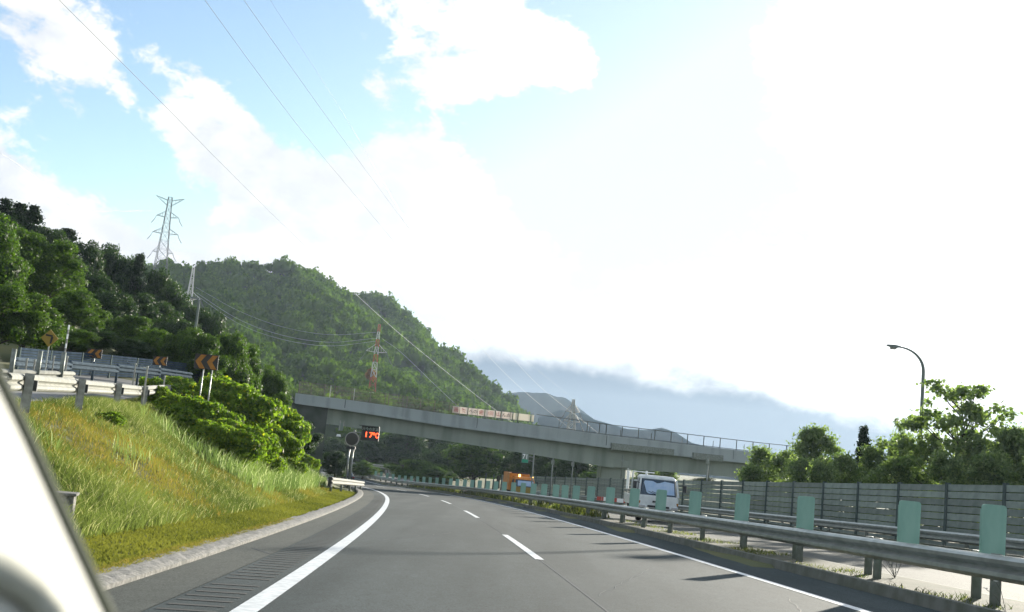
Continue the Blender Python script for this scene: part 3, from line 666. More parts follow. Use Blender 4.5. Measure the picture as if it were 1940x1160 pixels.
for px, py, Y, r, lab in ((1048, 868, 100, .05, 'slender grey pole right of the small green sign'), (1086, 872, 104, .04, 'faint slender pole in front of the dark trees behind the barrier'), (1342, 868, 90, .06, 'slim pole standing against the right part of the overpass')):
    c = at(px, py, Y); o = thing('slim_pole', lab, 'pole', (c[0], c[1], -4)); MB().tube([(0, 0, 0), (0, 0, c[2]+4)], [r*1.3, r], 8).build('pole', M['lamp'], o, smooth=True); MB().box((0, 0, c[2]+3.6), (.3, .12, .4)).build('box', M['galvold'], o)
# white post left of the white truck
c = at(1191, 893, 62); x, y = c[0], c[1]; g0 = float(zr(x, y)); o = thing('white_post', 'bright white upright pole left of the white truck', 'pole', (x, y, g0))
MB().tube([(0, 0, 0), (0, 0, c[2]-g0-1.0)], .05, 8).build('pole', M['galv'], o); MB().tube([(0, 0, c[2]-g0-1.0), (0, 0, c[2]-g0)], .085, 8).build('cap', M['swhite'], o)
# far little road signs and far structure seen under the bridge
for px, py, Y, w, h, lab in ((746, 893, 185, 2.0, .8, 'upper white panel sign on a post far down the road under the overpass'), (746, 901, 180, 2.0, .6, 'lower white panel sign on a post far down the road under the overpass')):
    c = at(px, py, Y); o = thing('road_sign', lab, 'sign', (c[0], c[1], -8), 0, 'far white panel signs'); MB().box((0, 0, c[2]+8), (w, .05, h)).build('board', M['ring'], o); MB().tube([(-.9, .1, 0), (-.9, .1, c[2]+8.6)], .07, 6).build('post', M['galv'], o); MB().box((0, -.04, c[2]+8), (w*.85, .03, h*.35)).build('legend', M['sgrey'], o)
fb_ = thing('far_guardrail', 'pale far guardrail on a raised road seen under the overpass', 'guardrail')
for a_, c_ in (((665, 880), (705, 883)), ((705, 883), (760, 888))):
    A_ = Vector(at(*a_, 205)); B_ = Vector(at(*c_, 205)); wbeam([A_, A_.lerp(B_, .5), B_], 1, zs=2.0, ds=2).build('rail', M['ring'], fb_)
for px in (668, 684, 700, 716, 732, 748): p = at(px, 884+(px-690)*.1, 205.3); MB().box((p[0], p[1], p[2]-.5), (.3, .3, 1.8)).build('post', M['ring'], fb_)

# ------------------------------------------------------------------ street lamps
def lamp(loc, H, arm, r, label, rz=0, head=.7):
    o = thing('street_lamp', label, 'street lamp', loc, rz)
    pts = [(0, 0, 0), (0, 0, H*.45), (0, 0, H-arm*.85)]
    for t in np.linspace(.12, 1, 9): pts.append((-arm*(1-math.cos(t*math.pi/2*.92))*1.13, 0, H-arm*.85+arm*.85*math.sin(t*math.pi/2)))
    n = len(pts); rr = [r*(1.25-.75*k/(n-1)) for k in range(n)]
    MB().tube(pts, rr, 10).build('pole', M['lamp'], o, smooth=True)
    e = pts[-1]
    MB().sweep([[(e[0]+.12, -.05, e[2]-.03), (e[0]+.12, .05, e[2]-.03), (e[0]+.12, .05, e[2]+.05), (e[0]+.12, -.05, e[2]+.05)],
                [(e[0]-head*.35, -.17, e[2]-.08), (e[0]-head*.35, .17, e[2]-.08), (e[0]-head*.35, .12, e[2]+.1), (e[0]-head*.35, -.12, e[2]+.1)],
                [(e[0]-head, -.10, e[2]+.0), (e[0]-head, .10, e[2]+.0), (e[0]-head, .07, e[2]+.08), (e[0]-head, -.07, e[2]+.08)]]).build('lamp_head', M['lamp'], o)
    MB().box((e[0]-head*.45, 0, e[2]-.12), (head*.38, .2, .1), 0, 1.4).build('lens', M['ring'], o)
    return o
Yl = 62; tp = at(1718, 659, Yl); bs = at(1742, 830, Yl); g0 = T(bs[0], Yl)
H_ = tp[2]-g0; lamp((bs[0]+.05, Yl, g0), H_, 1.55, .085, 'tall curved street lamp rising above the trees behind the noise barrier')
tp = at(378, 566, 88); g0 = T(tp[0], 88)-.2
lamp((tp[0], 88, g0), tp[2]-g0, .35, .09, 'small pale street lamp standing among the trees on the left slope', 0, .5)

# ------------------------------------------------------------------ pylons and power lines
def pylon(top_px, top_py, Y, H, w0, w1, arms, label, bands=None, matn='lattice', rz=0, r=.12, sections=11):
    t = at(top_px, top_py, Y); z0 = t[2]-H; o = thing('pylon', label, 'pylon', (t[0], t[1], z0), rz)
    def hw(z): 
        f = z/H; return w0*(1-f)**1.25+w1 if f < 1 else w1
    lv = [H*(1-(1-k/sections)**1.0) for k in range(sections+1)]
    groups = {}
    for k in range(sections):
        a, c = lv[k], lv[k+1]; ha, hc = hw(a), hw(c); mn = matn if not bands else bands[k % len(bands)]
        mb = groups.setdefault(k, (MB(), mn))[0]
        A4 = [(-ha, -ha, a), (ha, -ha, a), (ha, ha, a), (-ha, ha, a)]; C4 = [(-hc, -hc, c), (hc, -hc, c), (hc, hc, c), (-hc, hc, c)]
        for j in range(4):
            mb.tube([A4[j], C4[j]], r, 4, False); mb.tube([A4[j], C4[(j+1) % 4]], r*.6, 3, False); mb.tube([A4[(j+1) % 4], C4[j]], r*.6, 3, False); mb.tube([C4[j], C4[(j+1) % 4]], r*.6, 3, False)
    for k, (mb, mn) in groups.items(): mb.build('lattice_section', M[mn], o)
    for z, L, up in arms:
        h = hw(z); mb = MB()
        for sg in (-1, 1):
            tip = (sg*L, 0, z+up)
            for yy in (-h, h): mb.tube([(sg*h, yy, z), tip], r*.8, 4, False); mb.tube([(sg*h, yy, z+(2.2 if up <= .5 else -2.2)), tip], r*.7, 4, False)
            for f in (.35, .65):
                mb.tube([(sg*(h+(L-h)*f), 0, z+up*f), (sg*(h+(L-h)*f*.85), 0, z+(2.2 if up <= .5 else -2.2)*(1-f)+up*f)], r*.5, 3, False)
        mb.build('cross_arm', M[matn if not bands else 'latwhite'], o)
        if up < 1:
            for sg in (-1, 1): MB().tube([(sg*L, 0, z+up), (sg*(L+.6), 0, z-1.3), (sg*(L+1.8), .5, z-3.0)], r*1.1, 5).build('insulator', M['lattice'], o)
    return o
# scale at Y=430: one px = .215 m
pylon(323, 374, 430, 44, 2.7, .75, [(42.6, 5.6, 1.4), (35.5, 4.4, .3), (28.5, 5.0, .3), (20.5, 4.0, .3)], 'tall grey lattice pylon with four cross arms on the left ridge', None, 'lattice', .2, .10, 12)
pylon(367, 507, 330, 26, 1.7, .3, [(16, 3.4, .2)], 'small grey lattice pylon rising from the dark forest, second from the left', None, 'latwhite', .1, .09, 8)
pylon(719, 615, 300, 26, 1.0, .28, [(18.0, 2.9, .2)], 'red and white banded lattice pylon in front of the forested mountain', ['latwhite', 'latred', 'latwhite', 'latred', 'latred', 'latwhite', 'latwhite', 'latred'], 'latwhite', .15, .085, 12)
pylon(1087, 757, 330, 16, 1.6, .3, [(12, 2.2, .2), (9, 2.6, .2)], 'distant pale lattice pylon beyond the overpass', None, 'ring', .2, .11, 7)
def catmull(P, n=10):
    P = [Vector(p) for p in P]; Q = [P[0]*2-P[1]] + P + [P[-1]*2-P[-2]]; out_ = []
    for i in range(1, len(Q)-2):
        for k in range(n):
            t = k/n; a, b_, c, d = Q[i-1:i+3]
            out_.append(.5*((2*b_)+(c-a)*t+(2*a-5*b_+4*c-d)*t*t+(3*b_-a-3*c+d)*t**3))
    out_.append(Q[-2]); return out_
def wire(pts, X0, mm, r, mt, label, Yfix=None):
    W = []
    for i, (px, py) in enumerate(pts):
        Y = Yfix[i] if Yfix else X0/((px-970)/F-mm); W.append(at(px, py, Y))
    o = MB().tube(catmull(W), r, 5).build('power_line', mt, smooth=True)
    return tag(o, label, 'power line', 'power lines across the sky')
wire([(60, -55), (112, 0), (290, 178), (480, 370), (680, 563), (800, 668), (940, 778), (1020, 835)], -30, .16, .016, M['wirel'], 'lowest power line, crossing the whole sky and ending behind the overpass banner')
wire([(350, -55), (388, 0), (570, 245), (740, 450), (860, 600), (975, 725), (1075, 808), (1130, 850)], -26, .19, .014, M['wirel'], 'middle thick power line from the top of the sky, second from the left')
wire([(430, -50), (462, 0), (640, 250), (800, 465), (920, 615), (1020, 730), (1110, 802), (1150, 835)], -24, .20, .013, M['wirel'], 'third power line from the left running down to the distant pylon')
wire([(490, -45), (512, 0), (650, 215), (800, 465), (930, 625), (1087, 757)], -24, .17, .008, M['wire'], 'thinnest power line, rightmost of those crossing the sky')
wire([(-30, 270), (60, 330), (150, 395), (295, 400)], 0, 0, .03, M['wire'], 'faint power line reaching the tall grey pylon from the left', [300, 330, 370, 430])
for k, (dy, l) in enumerate(((0, 'upper of the three sagging cables between the small pylon and the banded pylon'), (16, 'middle of the three sagging cables left of the banded pylon'), (24, 'lowest of the three sagging cables left of the banded pylon'))):
    wire([(372, 545+dy*.6), (450, 588+dy), (530, 618+dy), (620, 634+dy*.9), (712, 630+dy*.7)], 0, 0, .06 if k else .045, M['wirel'], l, [326, 318, 312, 305, 299])
wire([(724, 642), (760, 668), (830, 735), (900, 800)], 0, 0, .04, M['wirel'], 'cable running right from the arm of the banded pylon', [299, 285, 250, 220])

# ------------------------------------------------------------------ vehicles
def wheel(root, x, y, r, w):
    o = MB().tube([(x-w/2, y, r), (x+w/2, y, r)], r, 20).build('wheel', M['tyre'], root, smooth=False, bevel=.02)
    MB().tube([(x-w/2-.01, y, r), (x+w/2+.01, y, r)], r*.55, 14).build('hub', M['hub'], o)
def white_truck(s, offs):
    x, y, z = P3(s, offs); t = thing('truck', 'white flatbed truck with a light beacon coming the other way behind the green plates', 'truck', (x, y, z), -hd(s)-.06); W = 2.05
    # cab shell as a lofted outline
    def ring(z_, w, y0, y1, c=.08): return [(-w/2, y0+c, z_), (-w/2+c, y0, z_), (w/2-c, y0, z_), (w/2, y0+c, z_), (w/2, y1, z_), (-w/2, y1, z_)]
    MB().sweep([ring(.45, W*.97, 0, 1.6), ring(.75, W, -.04, 1.65), ring(1.25, W, .0, 1.65), ring(1.32, W*.995, .03, 1.65)]).build('cab_body', M['twhite'], t, bevel=.02)
    MB().sweep([ring(2.12, W*.90, .37, 1.6, .12), ring(2.22, W*.86, .42, 1.55, .12), ring(2.30, W*.78, .55, 1.45, .1)]).build('roof', M['twhite'], t, bevel=.02)
    MB().sweep([ring(1.325, W*.955, .07, 1.55), ring(2.118, W*.865, .36, 1.5)]).build('windscreen', M['glassv'], t)
    for sg in (-1, 1):
        MB().tube([(sg*W*.488, .04, 1.3), (sg*W*.445, .36, 2.13)], .055, 6).build('windscreen_pillar', M['twhite'], t)
        MB().tube([(sg*W*.49, 1.0, 1.3), (sg*W*.447, 1.0, 2.13)], .045, 6).build('door_frame', M['twhite'], t)
        m_ = MB().tube([(sg*W*.49, .1, 1.9), (sg*(W*.5+.22), -.08, 1.95)], .02, 6).build('mirror_arm', M['dark'], t)
        MB().box((sg*(W*.5+.24), -.08, 1.78), (.18, .1, .36)).build('mirror', M['dark'], m_, bevel=.02)
        MB().box((sg*W*.40, -.05, .72), (.3, .06, .2)).build('headlight', M['chrome'], t, bevel=.02)
        MB().box((sg*W*.47, .0, .95), (.1, .05, .14)).build('indicator', M['amber' if sg > 2 else 'orange'], t, bevel=.01)
        wheel(t, sg*(W/2-.16), .55, .38, .24); wheel(t, sg*(W/2-.18), 3.3, .38, .34)
        wp = MB().tube([(sg*.1, .0, 1.36), (sg*.1-.45, .1, 1.52)], .012, 4).build('wiper', M['dark'], t)
    refl_ = MB().prism([(-.72+.1, .10), (-.5, .03), (.0, .02), (.80, .04), (.78, .66), (.3, .72), (.06, .63), (-.1, .60), (-.3, .70), (-.72, .70), (-.76, .6)], 0, .012).build('windscreen_reflection', M['glassrefl'], t); refl_.rotation_euler = (R(-20), 0, 0); refl_.location = (0, .05, 1.37)  # painted reflection: pale plate just outside the glass
    MB().box((0, -.06, .55), (W*.96, .14, .26)).build('bumper', M['dark'], t, bevel=.03); MB().box((0, -.055, 1.02), (.62, .03, .09)).build('grille_badge', M['dark'], t)
    MB().box((0, -.058, .78), (1.1, .03, .10)).build('grille', M['dark'], t); MB().box((0, -.15, .52), (.36, .02, .18)).build('number_plate', M['swhite'], t)
    bb = MB().tube([(-.55, .9, 2.29), (-.55, .9, 2.36)], .07, 8).build('beacon_base', M['twhite'], t); MB().tube([(-.55, .9, 2.36), (-.55, .9, 2.5)], .055, 10).build('beacon', M['swhite'], bb)
    MB().box((0, 3.1, .78), (W, 2.9, .16)).build('flatbed', M['twhite'], t); MB().box((0, 1.75, 1.4), (W, .08, 1.2)).build('headboard', M['twhite'], t)
    for sg in (-1, 1): MB().box((sg*W*.5, 3.1, 1.03), (.05, 2.9, .34)).build('side_board', M['twhite'], t)
    MB().tube([(-W/2-.12, 1.75, .5), (-W/2-.08, 1.75, 2.45)], .04, 6).tube([(-W/2-.08, 1.75, 2.42), (0, 1.7, 2.42)], .03, 6).build('rack', M['twhite'], t)
    MB().box((0, 1.9, .55), (.8, 4.6, .2)).build('chassis', M['dark'], t)
white_truck(53, 9.95)
def orange_truck(s, offs):
    x, y, z = P3(s, offs); t = thing('truck', 'orange highway maintenance truck with a lit amber beacon far on the opposite carriageway', 'truck', (x, y, z), -hd(s)); W = 2.35
    def ring(z_, w, y0, y1, c=.1): return [(-w/2, y0+c, z_), (-w/2+c, y0, z_), (w/2-c, y0, z_), (w/2, y0+c, z_), (w/2, y1, z_), (-w/2, y1, z_)]
    MB().sweep([ring(.5, W*.97, 0, 1.7), ring(.9, W, -.05, 1.75), ring(1.42, W, 0, 1.75)]).build('cab_body', M['yellow'], t, bevel=.02)
    MB().sweep([ring(1.425, W*.96, .06, 1.6), ring(2.2, W*.9, .3, 1.55)]).build('windscreen', M['glassv'], t)
    refl_ = MB().box((.12, 0, .40), (1.75, .02, .58)).build('windscreen_reflection', M['glassrefl'], t); refl_.rotation_euler = (R(-17), 0, 0); refl_.location = (0, .03, 1.43)  # pale plate painted as the reflection on this windscreen too
    MB().sweep([ring(2.203, W*.92, .22, 1.7), ring(2.5, W*.84, .4, 1.6)]).build('roof', M['torange'], t, bevel=.03)
    MB().box((-.28, 3.6, 1.85), (W*.98, 3.6, 1.9)).build('body', M['torange'], t, bevel=.04)
    MB().box((-.28, 1.78, 2.86), (W*.8, .12, .16)).build('top_board', M['dark'], t)
    for sg in (-1, 1):
        MB().box((sg*W*.4, -.05, .8), (.3, .06, .2)).build('headlight', M['chrome'], t); wheel(t, sg*(W/2-.18), .6, .45, .28); wheel(t, sg*(W/2-.2), 4.2, .45, .4)
        MB().box((sg*(W*.5+.2), -.05, 1.9), (.16, .1, .4)).build('mirror', M['dark'], t)
        MB().tube([(sg*W*.48, .05, 1.4), (sg*W*.455, .28, 2.21)], .05, 6).build('windscreen_pillar', M['torange'], t)
    MB().box((0, -.07, .6), (W*.95, .14, .3)).build('bumper', M['swhite'], t)
    MB().tube([(-.55, .5, 2.5), (-.55, .5, 2.74)], .11, 12).build('beacon', M['amber'], t); MB().tube([(.95, .55, 2.48), (.95, .55, 2.6)], .06, 8).build('marker_lamp', M['amber'], t)
orange_truck(100, 10.9)
bpy.data.objects['truck.001'].scale = (.86, .86, .86)
# dark car ahead in our lane
x, y, z = P3(141, -2.2); t = thing('car', 'dark grey car far ahead disappearing round the bend', 'car', (x, y, z), -hd(141)+.1)
def cr(z_, w, y0, y1, c=.15): return [(-w/2, y0+c, z_), (-w/2+c, y0, z_), (w/2-c, y0, z_), (w/2, y0+c, z_), (w/2, y1-c, z_), (w/2-c, y1, z_), (-w/2+c, y1, z_), (-w/2, y1-c, z_)]
MB().sweep([cr(.25, 1.7, .1, 4.2), cr(.5, 1.8, 0, 4.4), cr(.85, 1.78, .02, 4.3), cr(.95, 1.66, .1, 4.0)]).build('body', M['carb'], t, bevel=.03)
MB().sweep([cr(.955, 1.58, .3, 3.2), cr(1.42, 1.3, .75, 2.4)]).build('window_band', M['glassv'], t); MB().sweep([cr(1.422, 1.3, .72, 2.45), cr(1.5, 1.15, .85, 2.2)]).build('roof', M['carb'], t)
for sg in (-1, 1):
    MB().box((sg*.72, -.01, .75), (.26, .06, .14)).build('tail_lamp', M['tail'], t); wheel(t, sg*.78, .85, .32, .2); wheel(t, sg*.78, 3.45, .32, .2)
MB().box((0, -.03, .5), (.4, .03, .18)).build('number_plate', M['swhite'], t); MB().box((0, -.02, .33), (1.6, .1, .16)).build('bumper', M['dark'], t)
# red and white work barricades left of the white truck
for k, (px, py, Y, lab) in enumerate(((1162, 950, 72, 'red board barricade just left of the white truck'),)):
    c = at(px, py, Y); g0 = float(zr(c[0], c[1])); o = thing('barricade', lab, 'barricade', (c[0], c[1], g0))
    for i in range(5): MB().box((-.9+i*.45, 0, .85), (.45, .04, .26)).build('band', M['redp' if i % 2 == 0 else 'swhite'], o)
    for sx in (-.8, .8): MB().tube([(sx, 0, 0), (sx, 0, 1.0)], .03, 6).build('leg', M['galv'], o)

# ------------------------------------------------------------------ vegetation prototypes
def leaf_cloud(cent, rad, n, size, squash=.8, up=.35, elong=1.6, seed=1, jitter=.35, flat=.0):
    """rhombic two-triangle leaves spread over the shells of lobes"""
    g = np.random.default_rng(seed); cent = np.asarray(cent, float); rad = np.asarray(rad, float)
    w = rad**2; k = g.choice(len(rad), n, p=w/w.sum())
    d = g.normal(size=(n, 3)); d[:, 2] += up; d /= np.linalg.norm(d, axis=1)[:, None]
    rr = rad[k]*(1-np.abs(g.normal(0, jitter*.55, n))+.06)
    bump_ = 1+.16*np.sin(d[:, 0]*7+k)*np.sin(d[:, 1]*6+k*2)+.12*np.sin(d[:, 2]*9+k)
    P = cent[k] + d*(rr*bump_)[:, None]*np.array([1, 1, squash])
    N = d + g.normal(0, .75, (n, 3)); N[:, 2] += flat; N /= np.linalg.norm(N, axis=1)[:, None]
    t = np.cross(N, g.normal(size=(n, 3))); t /= np.linalg.norm(t, axis=1)[:, None]; bb_ = np.cross(N, t)
    sz = size*g.uniform(.6, 1.4, n)[:, None]
    V = np.stack([P-t*sz*elong*.5, P+bb_*sz*.5+N*sz*.1, P+t*sz*elong*.5, P-bb_*sz*.5+N*sz*.1], 1).reshape(-1, 3)
    i = np.arange(n)*4; Fc = np.stack([i, i+1, i+2, i+3], 1)
    tint = np.clip(g.uniform(0, 1, n)*.65+.18*(k % 3)/2+.12+.2*(d[:, 2]), 0, 1); tint[g.uniform(size=n) < .93] = np.minimum(tint[g.uniform(size=n) < .93].mean() if False else tint[g.uniform(size=n) < 2][:1].mean() if False else 1, 1) if False else 1
    tint = np.clip(g.uniform(0, .8, n)+.1*(k % 3)/2, 0, .88); tint[g.uniform(size=n) < .03] = 1
    return V, Fc, np.repeat(tint, 4)
def ico(sub=2):
    bmv = None
    import bmesh
    bm = bmesh.new(); bmesh.ops.create_icosphere(bm, subdivisions=sub, radius=1); bm.verts.ensure_lookup_table()
    V = np.array([v.co[:] for v in bm.verts]); Fc = np.array([[v.index for v in f.verts] for f in bm.faces]); bm.free(); return V, Fc
ICO1 = ico(1); ICO2 = ico(2)
def cores(cent, rad, squash, k=.72, seed=0):
    g = np.random.default_rng(seed); V0, F0 = ICO1; Vs = []; Fs = []; o = 0
    for c, r in zip(cent, rad):
        Vs.append(np.array(c)+V0*(r*k*g.uniform(.8, 1.1, (len(V0), 1)))*np.array([1, 1, squash])); Fs.append(F0+o); o += len(V0)
    return np.concatenate(Vs), np.concatenate(Fs)
def make_crown(name, cent, rad, n, size, mt, squash=.8, up=.35, seed=1, jitter=.35, core=.7, elong=1.6, flat=0):
    V, Fc, tn = leaf_cloud(cent, rad, n, size, squash, up, elong, seed, jitter, flat)
    tri = np.concatenate([Fc[:, [0, 1, 2]], Fc[:, [0, 2, 3]]])
    if core:
        V2, F2 = cores(cent, rad, squash, core, seed); tri = np.concatenate([tri, F2+len(V)]); V = np.concatenate([V, V2]); tn = np.concatenate([tn, np.full(len(V2), .12)])
    return mesh_np(name, V, tri, [mt], tn)
def broad_lobes(seed, n=16, rx=.34, z0=.30, z1=.88, lr=(.12, .20)):
    g = np.random.default_rng(seed); C = []; Rr = []
    for i in range(n):
        f = (i+.5)/n; z = z0+(z1-z0)*f; ww = rx*math.sin(math.pi*min(1, .22+.70*f))**.8; a = i*2.4+g.uniform(-.5, .5); q_ = g.uniform(.45, 1)
        C.append((ww*q_*math.cos(a), ww*q_*math.sin(a), z+g.uniform(-.04, .04))); Rr.append(g.uniform(*lr)*(1.1-.35*f))
    return C, Rr
def make_trunk(name, C, h=1.0, r=.022, seed=0):
    g = np.random.default_rng(seed); mb = MB(); pts = [(g.normal(0, .006)*k, g.normal(0, .006)*k, z) for k, z in enumerate((-.04, .15, .35, .55, .78))]
    mb.tube(pts, [r*1.5, r, r*.8, r*.55, r*.2], 8)
    for c in C[::2]:
        zb = max(.15, c[2]-.18); mb.tube([(0, 0, zb), (c[0]*.55, c[1]*.55, zb+.09), (c[0]*.9, c[1]*.9, c[2])], [r*.5, r*.32, r*.12], 5)
    return mb.mesh(name, M['bark'], True)
def conifer(name, mt, seed, n=9000, size=.016, wid=.20):
    g = np.random.default_rng(seed); f = g.uniform(0, 1, n)**.75; a = g.uniform(0, 2*math.pi, n); tier = np.floor(f*16)/16
    rr = wid*(1-f)**1.1*(.25+.75*np.abs(np.sin(a*2.5+tier*40)))*(1-.55*(f*16-np.floor(f*16)))+.006
    q_ = g.uniform(.35, 1, n)**.5; x = rr*q_*np.cos(a); y = rr*q_*np.sin(a); z = .10+.90*f - rr*q_*.45
    P = np.stack([x, y, z], 1); N = g.normal(0, .7, (n, 3)); N[:, 2] += .8; N /= np.linalg.norm(N, axis=1)[:, None]
    t = np.stack([np.cos(a), np.sin(a), -.45+0*a], 1)+g.normal(0, .3, (n, 3)); t /= np.linalg.norm(t, axis=1)[:, None]; bb_ = np.cross(N, t); sz = size*g.uniform(.6, 2.4, n)[:, None]
    V = np.stack([P-t*sz*1.1, P+bb_*sz*.45, P+t*sz*1.1, P-bb_*sz*.45], 1).reshape(-1, 3); i = np.arange(n)*4; F_ = np.concatenate([np.stack([i, i+1, i+2], 1), np.stack([i, i+2, i+3], 1)])
    zc = np.linspace(.1, 1, 9); cv = []; 
    mbx = MB().tube([(0, 0, z_) for z_ in zc], [wid*.25*(1-f_)+.003 for f_ in np.linspace(0, 1, 9)], 7)
    Vc = np.array(mbx.v); Fq = np.array([q4 for q4 in mbx.f if len(q4) == 4]); Fc_ = np.concatenate([Fq[:, [0, 1, 2]], Fq[:, [0, 2, 3]]])
    return mesh_np(name, np.concatenate([V, Vc]), np.concatenate([F_, Fc_+len(V)]), [mt], np.concatenate([np.repeat(g.uniform(0, .9, n), 4), np.full(len(Vc), .05)]))
def spray_crown(name, seed, nsp, n, size, mt, z0=.2, z1=1.0, wid=.36, sp=(.05, .10), flat=.45, top=.6):
    g = np.random.default_rng(seed); f = g.uniform(0, 1, nsp)**.85; a = g.uniform(0, 6.28, nsp)
    R0 = wid*(1-f*top)*(.35+.65*np.sqrt(g.uniform(0, 1, nsp)))*(1+.3*np.sin(a*2+seed)+.2*np.sin(a*3+f*9)); z = z0+(z1-z0)*f
    C = np.stack([R0*np.cos(a), R0*np.sin(a), z], 1); r = g.uniform(sp[0], sp[1], nsp); k = g.choice(nsp, n, p=r**2/(r**2).sum())
    P = C[k]+g.normal(0, 1, (n, 3))*(r[k]*.55)[:, None]*np.array([1, 1, flat])
    N = g.normal(0, .6, (n, 3)); N[:, 2] += .6; N /= np.linalg.norm(N, axis=1)[:, None]; t = np.cross(N, g.normal(size=(n, 3))); t /= np.linalg.norm(t, axis=1)[:, None]; bb_ = np.cross(N, t)
    sz = size*g.uniform(.6, 1.5, n)[:, None]; V = np.stack([P-t*sz*.8, P+bb_*sz*.5, P+t*sz*.8, P-bb_*sz*.5], 1).reshape(-1, 3); i = np.arange(n)*4
    tn = np.clip(g.uniform(0, .8, n)+g.uniform(-.2, .2, nsp)[k], 0, .88)
    return mesh_np(name, V, np.concatenate([np.stack([i, i+1, i+2], 1), np.stack([i, i+2, i+3], 1)]), [mt], np.repeat(tn, 4)), [tuple(c) for c in C]
protos = {}
for i, sd_ in enumerate((11, 23, 37)):
    C, Rr = broad_lobes(sd_, 17+i*2)
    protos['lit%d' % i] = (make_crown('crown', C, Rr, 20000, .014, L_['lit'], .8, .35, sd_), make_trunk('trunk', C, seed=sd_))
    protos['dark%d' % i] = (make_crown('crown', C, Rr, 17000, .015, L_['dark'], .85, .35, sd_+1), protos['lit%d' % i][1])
for i, sd_ in enumerate((5, 9)):
    me_, C = spray_crown('crown', sd_, 150, 15000, .016, L_['con'], .06, 1.0, .25+.04*i, (.022, .055), .42, .97)
    protos['con%d' % i] = (me_, MB().tube([(0, 0, -.03), (0, 0, .5), (0, 0, .99)], [.016, .010, .003], 6).mesh('trunk', M['bark']))
for i, sd_ in enumerate((51, 64, 77)):
    me_, C = spray_crown('crown', sd_, 80, 10500, .020, L_['right'], .12, .97, .36, (.04, .12), .62, .66)
    protos['right%d' % i] = (me_, make_trunk('trunk', C[:26], seed=sd_, r=.016))
me_, C = spray_crown('crown', 99, 75, 5600, .019, L_['right'], .22, .98, .46, (.03, .07), .62, .60)
protos['airy'] = (me_, make_trunk('trunk', C, seed=99, r=.012))
def bush_mesh(seed, n=17000, size=.040):
    g = np.random.default_rng(seed); C = []; Rr = []
    for i in range(12): a = i*2.4; q_ = math.sqrt((i+.5)/12)*.72; C.append((q_*math.cos(a), q_*math.sin(a), .28+.45*(1-q_)*g.uniform(.7, 1.2))); Rr.append(g.uniform(.24, .36))
    return make_crown('foliage', C, Rr, n, size, L_['bush'], .85, .5, seed, .3, .7, 1.7)
protos['bush0'] = (bush_mesh(3), MB().tube([(0, 0, -.1), (.05, 0, .4)], [.05, .02], 6).mesh('stem', M['bark'])); protos['bush1'] = (bush_mesh(8), protos['bush0'][1])
def plant(kind_, x, y, h, w, label, cat='tree', group=None, name='tree', sink=.1):
    cr_, tr = protos[kind_]; z = T(x, y)-sink
    r = tag(add(name, None, None, (x, y, z), random.uniform(0, 6.28)), label, cat, group)
    r.scale = (w, w, h); add('crown' if cat != 'bush' else 'foliage', cr_, r); add('trunk' if cat != 'bush' else 'stem', tr, r); return r
def plant_px(kind_, px, ytop, Y, wpx, label, cat='tree', group=None, name='tree', crown_w=.72, depth=None):
    if kind_.startswith('con'): crown_w = .34; ytop += 2
    elif kind_ == 'airy': crown_w = .85
    c = at(px, ytop, Y); z = T(c[0], c[1])-.1; h = c[2]-z; w = wpx*Y/F/crown_w
    return plant(kind_, c[0], c[1], h, w, label, cat, group, name)
G1 = 'trees on the slope beyond the slip road'
